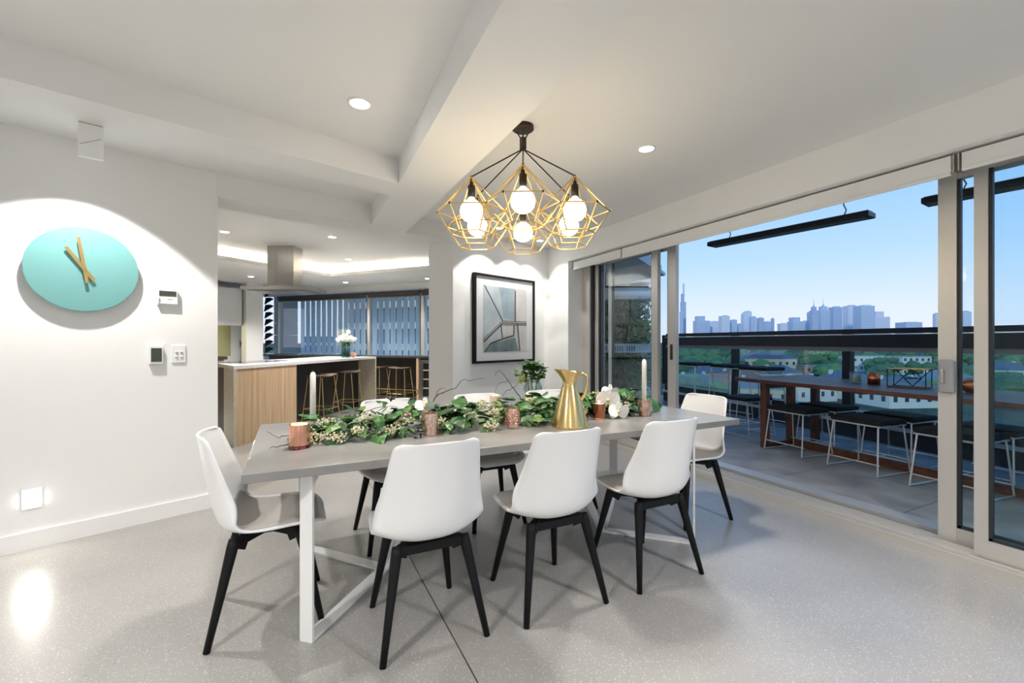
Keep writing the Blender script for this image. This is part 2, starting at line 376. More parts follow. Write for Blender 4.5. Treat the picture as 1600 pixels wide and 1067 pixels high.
def legset(pf, pb, ap, up):
    for p in (pf, pb):
        P = Vector((p[0] - 1.2425, p[1] - 2.587, 0)); A = Vector((ap[0] - 1.2425, ap[1] - 2.587, 0)); U = Vector((up - 1.2425, ap[1] - 2.587 + (.03 if p is pb else -.03), tz))
        dv = (A - P); wd_ = Vector((-dv.y, dv.x, 0))
        strip([P + Vector((0, 0, tz)), P + Vector((0, 0, .007)), A + Vector((0, 0, .007))], wd_).put('leg', whitemetal, tb)
        strip([A + Vector((0, 0, .007)), U], wd_, .05).put('brace', whitemetal, tb)
        q = P + dv.normalized() * .05
        g = G().prism([(0, 0), (.10, 0), (0, .12)], -.004, .004).put('gusset', whitemetal, tb)
        g.matrix_local = Matrix.Translation(P + Vector((0, 0, tz))) @ Matrix.Rotation(math.atan2(dv.y, dv.x), 4, 'Z') @ Matrix.Rotation(R(90), 4, 'X') @ Matrix.Scale(-1, 4, (0, 1, 0))
legset((.055, 2.085), (.055, 3.05), (.46, 2.56), .80)
legset((2.27, 2.03), (2.40, 2.98), (1.865, 2.44), 1.52)

# ------------------------------------------------------------------ dining chairs
def catmull(P, n):
    out = []
    for i in range(len(P) - 1):
        p0, p1, p2, p3 = P[max(i - 1, 0)], P[i], P[i + 1], P[min(i + 2, len(P) - 1)]
        for k in range(n):
            t = k / n; out.append(tuple(.5 * ((2 * b) + (-a + c) * t + (2 * a - 5 * b + 4 * c - d) * t * t + (-a + 3 * b - 3 * c + d) * t ** 3) for a, b, c, d in zip(p0, p1, p2, p3)))
    out.append(tuple(P[-1])); return out
# y, z, half width, forward wrap of the sides, lift of the sides
PROF = [(.235, .428, .120, 0, .0), (.222, .440, .168, 0, .004), (.185, .449, .205, 0, .010), (.10, .447, .228, .0, .018), (0, .436, .238, .0, .028), (-.09, .428, .243, .01, .045),
        (-.155, .436, .243, .04, .070), (-.198, .472, .240, .085, .075), (-.222, .540, .232, .105, .05), (-.238, .625, .218, .095, .025), (-.254, .715, .203, .078, .014), (-.269, .800, .190, .062, .011), (-.277, .843, .178, .052, .010), (-.281, .864, .146, .046, .002)]
def shell_grid(prof, off=0.0, nu=20, shrink=1.0, nsub=3):
    rows = catmull(prof, nsub); V = []
    for (y, z, w, fw, lf) in rows:
        V.append([Vector((w * shrink * u, y + fw * abs(u) ** 2.4, z + lf * abs(u) ** 2.6)) for u in [(-1 + 2 * i / nu) for i in range(nu + 1)]])
    return V
def grid_mesh(V, name, thick):
    bm = bmesh.new(); nr, nc = len(V), len(V[0])
    nor = []
    for i in range(nr):
        row = []
        for j in range(nc):
            a = V[min(i + 1, nr - 1)][j] - V[max(i - 1, 0)][j]; b = V[i][min(j + 1, nc - 1)] - V[i][max(j - 1, 0)]
            n = a.cross(b); row.append(n.normalized() if n.length > 1e-9 else Vector((0, 0, 1)))
        nor.append(row)
    top = [[bm.verts.new(V[i][j]) for j in range(nc)] for i in range(nr)]
    bot = [[bm.verts.new(V[i][j] + nor[i][j] * thick) for j in range(nc)] for i in range(nr)]
    for i in range(nr - 1):
        for j in range(nc - 1):
            bm.faces.new((top[i][j], top[i][j + 1], top[i + 1][j + 1], top[i + 1][j])); bm.faces.new((bot[i][j], bot[i + 1][j], bot[i + 1][j + 1], bot[i][j + 1]))
    for i in range(nr - 1):
        for j in (0, nc - 1): bm.faces.new((top[i][j], top[i + 1][j], bot[i + 1][j], bot[i][j]))
    for j in range(nc - 1):
        for i in (0, nr - 1): bm.faces.new((top[i][j], top[i][j + 1], bot[i][j + 1], bot[i][j]))
    bmesh.ops.recalc_face_normals(bm, faces=bm.faces)
    me = bpy.data.meshes.new(name); bm.to_mesh(me); bm.free()
    for p in me.polygons: p.use_smooth = True
    return me
V = shell_grid(PROF)
nsign = 1
a_ = V[6][10]; 
shell_me = grid_mesh(V, 'shell', .011)
# seat pad: lies on the seat, follows it
pr = [(y, z, w * .90, fw * .8, lf) for (y, z, w, fw, lf) in PROF[1:8]]
pr[0] = (pr[0][0] - .008, pr[0][1] + .001, pr[0][2], 0, 0)
PV = shell_grid(pr, nu=16); nr, nc = len(PV), len(PV[0])
for i in range(nr):
    for j in range(nc):
        ed = min(i / 3.0, (nr - 1 - i) / 3.0, j / 2.0, (nc - 1 - j) / 2.0, 1.0)
        PV[i][j] = PV[i][j] + Vector((0, .004 if i > nr * .7 else 0, .003 + .017 * math.sqrt(max(0, ed))))
pad_me = grid_mesh(PV, 'seat_pad', 0.004)
def leg_mesh(fx, fy):
    g = G(); top = Vector((fx * .66, fy * .58, .418)); foot = Vector((fx, fy, 0))
    d = (top - foot); pts = [foot, foot + d * .5, foot + d * .93, top]
    g.tube(pts, [.0135, .018, .0235, .022], 10); return g.mesh('leg')
def frame_mesh():
    g = G()
    for sx_ in (-1, 1):
        for fy, fxk in ((-.215, .22), (.22, .192)):
            a = Vector((sx_ * fxk * .70, fy * .62, .398)); b = Vector((0, 0, .404)); d = b - a
            m_ = (a + b) / 2; g.box(m_, (d.length, .030, .034), rz=math.atan2(d.y, d.x), ry=-math.asin(d.z / d.length))
            # gusset that rounds the leg into the rail
            c = a + d * .16; g.box((c.x, c.y, .384), (.07, .026, .03), rz=math.atan2(d.y, d.x), ry=R(28 if d.x > 0 else 28))
    for y in (-.128, .130): g.box((0, y, .400), (.27 if y < 0 else .24, .026, .036))
    g.box((0, 0, .408), (.17, .17, .012)); return g.mesh('leg_frame')
legs_me = [leg_mesh(s * x, y) for s in (-1, 1) for x, y in ((.22, -.215), (.192, .22))]
for m_ in legs_me: m_.materials.append(blackw)
fr_me = frame_mesh(); fr_me.materials.append(blackw); shell_me.materials.append(shellm); pad_me.materials.append(padm)
def chair(loc, rz, label):
    t = thing('dining_chair', label, 'chair', (loc[0], loc[1], 0), rz, 'white shell chairs round the concrete table')
    link('shell', shell_me, None, t); link('seat_pad', pad_me, None, t); link('leg_frame', fr_me, None, t)
    for m_ in legs_me: link('leg', m_, None, t, smooth=True)
    return t
near_l = 'white shell chair with its back to the room, '
chair((.535, 2.0), 0, near_l + 'nearest the left table end')
chair((1.15, 1.968), 0, near_l + 'middle of three, by the brass jug')
chair((1.79, 1.958), 0, near_l + 'nearest the sliding doors')
chair((-.10, 2.405), R(-90), 'white shell chair at the table end by the clock wall')
chair((2.585, 2.39), R(92), 'white shell chair at the table end by the sliding doors')
far_t = 'white shell chair on the far side of the table, '
chair((.60, 2.97), R(180), far_t + 'nearest the clock wall')
chair((1.27, 2.99), R(180), far_t + 'middle of three')
chair((1.88, 2.99), R(180), far_t + 'nearest the sliding doors')

# ------------------------------------------------------------------ pendant lamp cluster
PC = Vector((1.25, 2.40)); pa0 = math.atan2(-PC.y, -PC.x)
pend = thing('pendant_light', 'cluster pendant of six gold wire diamond cages with glowing globes', 'pendant light', (PC.x, PC.y, ZU))
G().lathe([(.001, 0), (.065, 0), (.065, -.022), (.055, -.028), (.001, -.028)], 24).put('canopy', bronze, pend)
for k in range(3):
    a = pa0 + k * 2.09; G().tube([(.04 * math.cos(a), .04 * math.sin(a), -.03), (.014 * math.cos(a), .014 * math.sin(a), -.075)], .004, 6).put('canopy_rod', bronze, pend)
G().box((0, 0, -.105), (.03, .03, .07)).put('stem', bronze, pend)
RW, RL, ZA, ZR, ZB = .195, .112, 2.205 - ZU, 2.007 - ZU, 1.88 - ZU
def cage_mesh():
    g = G(); top = Vector((0, 0, 0)); r1 = []; r2 = []
    for k in range(6):
        a = R(30 + 60 * k); r1.append(Vector((RW * math.cos(a), RW * math.sin(a), ZR - ZA))); r2.append(Vector((RL * math.cos(a), RL * math.sin(a), ZB - ZA)))
    for k in range(6):
        g.tube([top, r1[k]], .0042, 6); g.tube([r1[k], r1[(k + 1) % 6]], .0042, 6); g.tube([r1[k], r2[k]], .0042, 6); g.tube([r2[k], r2[(k + 1) % 6]], .0042, 6)
    me = g.mesh('cage'); me.materials.append(gold); return me
def joint_mesh():
    me = G().ball((0, 0, 0), .0078, 1).mesh('joint'); me.materials.append(bronze); return me
cage_me = cage_mesh(); joint_me = joint_mesh()
bulb_me = G().lathe([(.012, .075), (.016, .068), (.022, .058), (.045, .042), (.060, .018), (.0655, -.008), (.060, -.036), (.042, -.058), (.018, -.069), (.001, -.071)], 24, cap=False).mesh('bulb'); bulb_me.materials.append(bulbm)
sock_me = G().lathe([(.001, 0), (.010, 0), (.012, -.02), (.021, -.022), (.021, -.088), (.001, -.088)], 16).mesh('socket'); sock_me.materials.append(bronze)
for k in range(6):
    a = pa0 + k * math.pi / 3; HR = RW * math.sqrt(3)
    c = Vector((HR * math.cos(a), HR * math.sin(a), ZA))
    cg = link('cage', cage_me, None, pend, c, a)
    for q in range(7): link('joint', joint_me, None, cg, (0, 0, 0) if q == 6 else (RW * math.cos(R(30 + 60 * q)), RW * math.sin(R(30 + 60 * q)), ZR - ZA))
    sk = link('socket', sock_me, None, pend, c + Vector((0, 0, -.03)), 0, True); link('bulb', bulb_me, None, sk, (0, 0, -.158), 0, True)
    G().tube([c, c + Vector((0, 0, -.035))], .003, 6).put('wire', bronze, pend)
    G().tube([(0, 0, -.138), c], .0042, 6).put('arm', bronze, pend)
    l = bpy.data.lights.new('bulb_light', 'POINT'); l.energy = 1.4; l.color = (1, .82, .58); l.shadow_soft_size = .07
    lo = bpy.data.objects.new('bulb_light', l); COL.objects.link(lo); lo.parent = pend; lo.location = c + Vector((0, 0, -.19 - .09))

# ------------------------------------------------------------------ wall things
def on_clock(t, z, off): p = cw(t, off); return (p[0], p[1], z)
def tcw(x): return (x - W1.x) / cd.x
wrz = CA                                       # local x along wall, local -y out of the wall
ck = thing('wall_clock', 'round teal clock with gold hands on the white wall', 'clock', on_clock(tcw(-1.222), 1.735, .045), wrz)
ck_me = G().lathe([(.001, -.006), (.268, -.006), (.272, 0), (.268, .006), (.001, .006)], 64).mesh('face')
cm = mat('teal_clock_face', (.21, .47, .46), .38, .5); ck_me.materials.append(cm)
f_ = link('face', ck_me, None, ck); f_.rotation_euler = (R(90), 0, 0)
G().box((0, .024, 0), (.08, .036, .08)).put('mount', dark, ck)
def hand(ang, l, tail, w, y, nm):
    g = G(); g.box((0, 0, (l - tail) / 2), (w, .005, l + tail)); o = g.put(nm, gold, ck, (0, y, 0)); o.rotation_euler = (0, ang, 0)
hand(R(-8), .20, .09, .017, -.030, 'minute_hand'); hand(R(-33), .155, .085, .019, -.022, 'hour_hand')
h = G().tube([(0, 0, 0), (0, -.036, 0)], .011, 12).put('hub', gold, ck)
def panel(name, x, z, w, h, label, cat, m=plastw, d=.018):
    t = thing(name, label, cat, on_clock(tcw(x), z, 0.0), wrz); G().box((0, -d / 2, 0), (w, d, h), bev=.003).put('body', m, t); return t, d
t, d = panel('air_conditioner_control', -.815, 1.586, .118, .112, 'white wall controller with wide dark display above the switches', 'control panel', d=.03)
G().box((0, -d - .001, .028), (.098, .004, .036)).put('display', screen, t); G().box((.012, -d - .001, -.012), (.03, .002, .003)).put('marking', greyp, t)
for k in range(3): G().box((-.048, -d - .002, -.012 - .011 * k), (.010, .004, .004)).put('button', greyp, t)
G().box((0, -d - .0005, -.047), (.112, .003, .004)).put('flap_seam', greyp, t)
t, d = panel('thermostat', -.875, 1.175, .078, .128, 'small white thermostat with tall dark screen', 'thermostat', d=.03)
G().box((0, -d - .001, 0), (.060, .004, .096)).put('display', screen, t)
t, d = panel('light_switch', -.750, 1.178, .084, .128, 'white switch plate with four rocker buttons', 'light switch', d=.010)
for i in (-1, 1):
    for j in (-1, 1): G().box((i * .014, -d - .003, j * .017), (.015, .008, .011), bev=.002).put('rocker', plastw, t); G().box((i * .014, -d - .0045, j * .017 - .006), (.015, .006, .003)).put('rocker_shadow_gap', greyp, t)
t, d = panel('step_light', -1.437, .305, .092, .125, 'lit square step light low on the clock wall', 'step light', trimw, .006)
G().box((.0, -d - .002, -.002), (.062, .008, .072), bev=.012).put('lens', lampm, t)
l = bpy.data.lights.new('step_glow', 'SPOT'); l.energy = 2.5; l.spot_size = R(120); l.spot_blend = .8; l.color = (1, .95, .86); l.shadow_soft_size = .03
lo = bpy.data.objects.new('step_glow', l); COL.objects.link(lo); lo.parent = t; lo.location = (0, -.03, 0); lo.rotation_euler = Vector((0, -.7, -.7)).to_track_quat('-Z', 'Y').to_euler()
hb = thing('hanging_bracket', 'small white plate hanging from the slanting ceiling beam', 'bracket', (-.935, 3.035, ZS), CA - R(4))
G().box((0, 0, -.0875), (.098, .02, .175), bev=.002).put('plate', trimw, hb); G().box((0, -.0105, -.09), (.092, .002, .0025), ry=R(-30)).put('score_line', greyp, hb); G().box((0, 0, -.002), (.09, .024, .004)).put('clip', greyp, hb)

# framed print
def tpw(x): return (x - PW0.x) / cd.x
px0, px1 = tpw(1.889), tpw(2.902); pc = pw((px0 + px1) / 2, 0); PWD = px1 - px0
art = thing('framed_print', 'abstract blue grey aerial print in black frame on the white wall', 'picture', (pc[0], pc[1], 1.545), CA)
hw, hh = PWD / 2, .535
for s in (-1, 1):
    G().box((s * (hw - .014), -.026, 0), (.028, .052, 2 * hh)).put('frame', blackw, art); G().box((0, -.026, s * (hh - .014)), (2 * hw - .056, .052, .028)).put('frame', blackw, art)
matm = mat('mat_board', (.82, .82, .81), .8)
G().box((0, -.022, 0), (2 * hw - .05, .02, 2 * hh - .05)).put('mat_board', matm, art)
aw, ah = .388, .40
printm = mat('print_paper', (.52, .58, .60), .6, noise_s=3.5, noise_amt=.22, detail=6)
pr_o = G().box((0, -.0335, 0), (2 * aw, .003, 2 * ah)).put('print', printm, art)
brown = mat('print_brown', (.115, .075, .055), .6); pale = mat('print_pale', (.66, .65, .63), .6, noise_s=5, noise_amt=.08); tealp = mat('print_teal', (.20, .27, .27), .6, noise_s=6, noise_amt=.3); blueg = mat('print_blue', (.36, .45, .50), .6, noise_s=4, noise_amt=.2)
def U(u, v): return (-aw + 2 * aw * u, ah - 2 * ah * v)      # print space, origin top left
def patch(pts, m, y, nm):
    g = G(); g.b.faces.new([g.b.verts.new((U(u, v)[0], y, U(u, v)[1])) for u, v in pts]); g.put(nm, m, pr_o)
patch([(.73, 0), (1, 0), (1, .51), (.73, .51)], pale, -.0354, 'pale_field'); patch([(.02, 1), (.14, .88), (.72, .78), (.8, 1)], tealp, -.0354, 'dark_water'); patch([(.34, 0), (.72, 0), (.72, .50), (.45, .50)], blueg, -.0354, 'blue_field'); patch([(.4, .62), (.66, .59), (.66, .74), (.42, .78)], pale, -.0355, 'pale_field'); patch([(.8, .6), (1, .6), (1, 1), (.84, 1)], pale, -.0355, 'pale_field')
def road(pts, w, y=-.036, m=brown):
    g = G(); P = [Vector(U(*p)) for p in pts]
    for a, b in zip(P, P[1:]):
        n_ = Vector((-(b - a).y, (b - a).x)).normalized() * w / 2
        g.b.faces.new([g.b.verts.new((q.x, y, q.y)) for q in (a + n_, b + n_, b - n_, a - n_)])
    g.put('road', m, pr_o)
road([(.02, 0), (.43, .53)], .016); road([(.72, .03), (.72, .52)], .022); road([(0, .83), (.42, .54), (1, .54)], .034); road([(0, .825), (.42, .538), (1, .538)], .010, -.0365, pale)
road([(.02, 1), (.16, .87), (.44, .80), (.68, .75)], .020); road([(.38, .58), (.42, .80)], .020); road([(.69, .58), (.68, .75)], .022); road([(.77, .56), (.83, 1)], .026); road([(.0, .86), (.4, .585), (1, .575)], .010)
G().quad((-hw + .03, -.046, -hh + .03), (hw - .03, -.046, -hh + .03), (hw - .03, -.046, hh - .03), (-hw + .03, -.046, hh - .03)).put('glazing', glassmat('picture_glass', (.97, .97, .97), .10), art)

# ------------------------------------------------------------------ table setting: garland, candles, jug
gar = thing('garland', 'long ivy and blossom garland laid down the middle of the table', 'garland', (0, 0, TH))
def ivy(seed, s):
    rnd = random.Random(seed); g = G()
    pts = [(0, 0), (.28, -.05), (.46, .16), (.40, .34), (.30, .48), (.20, .70), (0, 1.0)]
    out = pts + [(-x, y) for x, y in pts[-2:0:-1]]
    cen = [g.b.verts.new((0, s * y, .06 * s * math.sin(y * 3) - .1 * s * y * y)) for y in (.05, .4, .75)]
    vs = [g.b.verts.new((s * x * .92, s * y, -.10 * s * y * y - .14 * s * abs(x) + rnd.uniform(-.02, .02) * s)) for x, y in out]
    n = len(vs)
    for i in range(n):
        a, b = vs[i], vs[(i + 1) % n]; ym = (a.co.y + b.co.y) / 2 / s
        c = cen[0] if ym < .25 else (cen[1] if ym < .6 else cen[2])
        g.b.faces.new((a, b, c))
    q = [v for v in cen]
    for sgn in (0, 1):
        pass
    bmesh.ops.holes_fill(g.b, edges=g.b.edges, sides=6)
    return g.mesh('leaf')
leaf_me = []
for k in range(3):
    for mi in range(3):
        me = ivy(k * 3 + mi, .062 + .012 * k); me.materials.append(leafm[mi]); leaf_me.append(me)
rl = random.Random(3)
def gx(u): return .0 + 2.34 * u
def gw(u): return .20 * min(1, (u + .03) / .12, (1.06 - u) / .1)
NL = 345
KEEP = [(.03, 2.395, .10), (.676, 2.40, .10), (1.17, 2.385, .10), (1.505, 2.28, .155), (1.82, 2.405, .095), (2.18, 2.375, .09), (.103, 2.75, .05), (1.27, 2.86, .09)]
for i in range(NL):
    u = rl.random() if i % 3 else rl.uniform(.62, 1.0)
    hwid = gw(u); v = rl.uniform(-1, 1) if i % 3 else rl.uniform(-.35, 1)
    x = gx(u); y = 2.575 + .02 * math.sin(u * 9) + v * hwid
    hz = .012 + (1 - v * v) * .125 * rl.uniform(.3, 1.15) * min(1, hwid / .15)
    if any((x - qx) ** 2 + (y - qy) ** 2 < qr ** 2 for qx, qy, qr in KEEP): continue
    me = leaf_me[rl.choice((0, 1, 1, 3, 4, 4, 6, 7, 2, 5, 0, 3))]
    o = link('leaf', me, None, gar, (x, y, hz + .012))
    yaw = rl.uniform(0, 6.28) if abs(v) < .55 else (math.pi if v < 0 else 0) + rl.uniform(-1, 1)
    o.rotation_euler = (rl.uniform(-.75, .45) - (.25 if abs(v) > .6 else 0), rl.uniform(-.5, .5), yaw)
    sc = rl.uniform(.95, 1.55); o.scale = (sc, sc, sc)
for mi in range(3):       # small leafy filling under and between the big leaves
    g = G()
    for i in range(420 if mi < 2 else 160):
        u = rl.random(); hwid = gw(u) * .92; v = rl.uniform(-1, 1); c = Vector((gx(u), 2.585 + v * hwid, .014 + (1 - v * v) * .125 * rl.random()))
        if any((c.x - qx) ** 2 + (c.y - qy) ** 2 < (qr * .9) ** 2 for qx, qy, qr in KEEP): continue
        a = rl.uniform(0, 6.28); d = Vector((math.cos(a), math.sin(a), rl.uniform(-.15, .5))) * rl.uniform(.022, .036); e = Vector((-d.y, d.x, rl.uniform(-.012, .012))) * .55; c.z = max(c.z, abs(d.z) + .014)
        g.b.faces.new([g.b.verts.new(p) for p in (c - d, c - d * .3 + e, c + d * .3 + e * .8, c + d, c + d * .3 - e * .8, c - d * .3 - e)])
    o = g.put('small_leaves', leafm[mi], gar); o['kind'] = 'stuff'
def blossom(cx, cy, cz, r, n, m, nm, sz=.0055, droop=0.0):
    g = G(); rr = random.Random(int(cx * 1000))
    for i in range(n):
        d = Vector((rr.gauss(0, 1), rr.gauss(0, 1), rr.gauss(0, .8))); d.normalize(); d *= r * rr.random() ** .5
        g.ball((cx + d.x, cy + d.y * .8, max(.006, cz + d.z * .75 - droop * abs(d.x))), sz * rr.uniform(.7, 1.25), 1)
    o = g.put(nm, m, gar); o['kind'] = 'stuff'
for a in ((.12, 2.42, .035, .055), (.20, 2.40, .03, .05), (.06, 2.46, .05, .05), (.47, 2.39, .05, .05), (.42, 2.42, .03, .035), (.30, 2.41, .055, .035), (.70, 2.50, .075, .06), (.62, 2.62, .09, .05), (.95, 2.48, .07, .045), (1.02, 2.35, .03, .055), (1.09, 2.46, .085, .04), (1.33, 2.38, .035, .04), (.86, 2.68, .09, .05), (1.20, 2.64, .1, .05), (2.02, 2.50, .085, .07), (2.10, 2.48, .06, .05), (2.27, 2.60, .09, .05), (1.72, 2.45, .06, .04), (.36, 2.50, .10, .05), (.55, 2.46, .08, .055), (.74, 2.44, .06, .05), (.16, 2.52, .09, .05), (1.05, 2.56, .12, .045), (1.40, 2.58, .12, .045), (2.06, 2.60, .13, .06), (2.32, 2.52, .07, .045), (1.95, 2.62, .13, .05)):
    blossom(*a, 60, budm, 'blossom_cluster')
for a in ((.60, 2.36, .022, .035), (1.30, 2.40, .035, .035), (1.78, 2.6, .10, .04), (.52, 2.66, .18, .02)): blossom(*a, 26, berrym, 'berry_cluster', .006)
def twig(pts, r, nm='twig'):
    P = catmull(pts, 5); n = len(P); rr = random.Random(len(pts)); P = [(x + rr.uniform(-.004, .004), y, z + rr.uniform(-.004, .004)) for x, y, z in P]
    G().tube(P, [r * (1 - .7 * i / n) for i in range(n)], 6).put(nm, twigm, gar)
twig([(.80, 2.72, .08), (.80, 2.74, .15), (.86, 2.76, .19), (.95, 2.78, .21), (1.0, 2.78, .26), (1.06, 2.80, .255), (1.16, 2.8, .265)], .004); twig([(.80, 2.74, .15), (.84, 2.75, .215), (.88, 2.75, .21)], .0025)
twig([(.64, 2.72, .06), (.66, 2.72, .15), (.69, 2.72, .20), (.66, 2.73, .245), (.63, 2.72, .25)], .0035); twig([(.69, 2.72, .19), (.70, 2.72, .26)], .002)
twig([(1.46, 2.75, .06), (1.40, 2.77, .15), (1.34, 2.79, .24), (1.28, 2.80, .31), (1.24, 2.80, .28)], .004); twig([(1.37, 2.78, .19), (1.44, 2.78, .235), (1.52, 2.78, .20)], .0025); twig([(1.37, 2.78, .19), (1.30, 2.78, .16), (1.28, 2.78, .09)], .0025); twig([(1.34, 2.79, .24), (1.26, 2.79, .22), (1.24, 2.79, .17)], .002)
twig([(.10, 2.48, .03), (-.02, 2.50, .045), (-.07, 2.55, .03), (-.12, 2.60, .06)], .003); twig([(.05, 2.42, .02), (-.04, 2.42, .014), (-.10, 2.40, .01)], .004)
twig([(.3, 2.62, .08), (.42, 2.6, .14), (.55, 2.66, .13)], .003); twig([(.45, 2.45, .09), (.56, 2.42, .11), (.66, 2.42, .06)], .003); twig([(2.2, 2.6, .08), (2.34, 2.7, .14), (2.40, 2.72, .24)], .0025)
big = ivy(99, .15); big.materials.append(leafm[1])
o = link('large_leaf', big, None, gar, (2.33, 2.46, .055)); o.rotation_euler = (R(-6), R(58), R(-84))
# orchid blooms lying in the garland
def orchid(c, s, rz, tilt, label):
    t = thing('orchid_flower', label, 'flower', c, rz, 'white orchid blooms in the garland')
    for k, (a, w, l) in enumerate(((90, .8, .9), (210, .7, .9), (330, .7, .9), (165, 1.25, 1.0), (15, 1.25, 1.0))):
        g = G(); n = 9; cen = g.b.verts.new((0, 0, 0)); vs = []
        for i in range(n):
            q = i / (n - 1) * math.pi; rr_ = math.sin(q) ** .7; vs.append(g.b.verts.new((s * l * (.5 - .5 * math.cos(q)) * 1.0, 0, s * w * .42 * rr_)) if False else g.b.verts.new((s * l * (1 - math.cos(q)) / 2, -.08 * s * math.sin(q), s * w * .45 * rr_)))
        vs2 = [g.b.verts.new((v.co.x, v.co.y, -v.co.z)) for v in vs[1:-1]]
        ring = vs + vs2[::-1]; g.b.faces.new(ring) if False else [g.b.faces.new((vs[i], vs[i + 1], vs2[min(i, len(vs2) - 1)] if i < len(vs2) else vs2[-1])) for i in range(0)]
        g.b.verts.remove(cen); g.b.faces.new(ring)
        o = g.put('petal', petal, t, (0, -.002 * k, 0)); o.rotation_euler = (R(tilt), -R(a), 0)
    G().ball((0, -.012, 0), s * .16, 2, (1, .8, .9)).put('lip', mat('orchid_lip', (.75, .55, .18), .5), t)
orchid((1.925, 2.45, TH + .115), .085, R(-22), 0, 'large white orchid bloom standing behind the copper candle'); orchid((1.95, 2.37, TH + .045), .075, R(-15), 20, 'white orchid bloom lying on the table by the copper candle')
orchid((2.03, 2.56, TH + .15), .065, R(-20), 30, 'white orchid bloom on top of the garland by the tall candle'); orchid((.70, 2.60, TH + .13), .06, R(-10), 35, 'white orchid bloom in the garland near the mercury glass')
# candles and holders
def jar(name, x, y, r0, r1, h, m, label, waxh=.8, rings=()):
    t = thing(name, label, 'candle holder', (x, y, TH))
    o = G().lathe([(.001, 0), (r0 * .97, 0), (r0, .006), (r1, h), (r1 - .003, h), (r0 - .004, .010), (.001, .010)], 32, cap=False).put('cup', m, t, smooth=True); smooth_by_angle(o)
    o = G().lathe([(.001, .011), (r0 - .005, .011), (r0 + (r1 - r0) * waxh - .005, h * waxh), (.001, h * waxh)], 24).put('wax', wax, t)
    return t
t = jar('candle_jar', .030, 2.395, .046, .046, .115, copper, 'smooth copper candle jar at the clock end of the garland', .95)
G().lathe([(.001, 0), (.048, 0), (.050, .004), (.048, .014), (.047, .016)], 32, cap=False).put('glass_foot', glassmat('amber_glass', (.75, .32, .22), .2), t); G().lathe([(.001, .1095), (.036, .1095)], 20, cap=False).put('melted_pool', flame, t)
mercury = mat('mercury_glass', (.78, .52, .44), .22, .9, noise_s=70, noise_amt=.45, bump=.2)
jar('tealight_glass', .676, 2.40, .042, .046, .122, mercury, 'mottled rose mercury glass holder in front of the garland', .35)
t = thing('tealight_glass', 'copper glass holder with raised diamond pattern in front of the garland', 'candle holder', (1.17, 2.385, TH))
o = G().lathe([(.001, 0), (.036, 0), (.041, .012), (.044, .12), (.041, .12), (.037, .012), (.001, .010)], 32, cap=False).put('cup', mercury, t, smooth=True); smooth_by_angle(o)
st = bmesh.new()
me = bpy.data.meshes.new('stud'); bq = bmesh.new(); vv = [bq.verts.new(p) for p in ((-.006, 0, .0), (.006, 0, 0), (0, 0, -.013), (0, -.005, -.004))]
for f3 in ((0, 1, 3), (1, 2, 3), (2, 0, 3)): bq.faces.new([vv[i] for i in f3])
bq.to_mesh(me); bq.free(); me.materials.append(copper)
for rI in range(6):
    for k in range(18):
        a = k * 2 * math.pi / 18 + (rI % 2) * math.pi / 18; rr_ = .0415 + .0022 * rI / 5
        o = link('stud', me, None, t, (rr_ * math.cos(a), rr_ * math.sin(a), .112 - rI * .015)); o.rotation_euler = (0, 0, a + math.pi / 2)
G().lathe([(.001, .012), (.032, .012), (.032, .03), (.001, .03)], 20).put('tealight', wax, t); G().ball((0, 0, .036), .006, 2, (1, 1, 1.5)).put('flame', flame, t)
t = jar('candle_jar', 1.82, 2.405, .042, .042, .105, copperd, 'lit shiny copper candle jar by the orchid', .96); G().ball((0, 0, .112), .007, 2, (1, 1, 1.6)).put('flame', flame, t); G().lathe([(.001, 0), (.044, 0), (.044, .008), (.042, .010)], 32, cap=False).put('foot', copper, t)
t = jar('candlestick_cup', 2.18, 2.375, .036, .048, .108, mat('streaked_copper', (.72, .45, .38), .22, .9, noise_s=25, noise_amt=.5), 'streaked copper cup holding the tall white candle by the orchid', .5)
def taper(x, y, z0, z1, label):
    t = thing('tall_candle', label, 'candle', (x, y, z0)); h = z1 - z0
    G().lathe([(.001, 0), (.0165, 0), (.0155, h - .02), (.010, h - .004), (.001, h)], 16).put('wax', wax, t, smooth=True); G().tube([(0, 0, h - .002), (.002, 0, h + .008), (-.006, 0, h + .012)], .0015, 5).put('wick', twigm, t)
taper(2.18, 2.375, TH + .0545, 1.148, 'tall white candle in the streaked copper cup'); taper(.103, 2.75, TH, 1.10, 'tall white candle rising from the clock end of the garland')
t = thing('pillar_candle', 'short blush pillar candle behind the garland', 'candle', (1.27, 2.86, TH)); G().lathe([(.001, 0), (.038, 0), (.038, .135), (.034, .14), (.001, .136)], 24).put('wax', mat('blush_wax', (.82, .62, .52), .5), t); G().tube([(0, 0, .135), (0, 0, .148)], .0015, 5).put('wick', twigm, t)
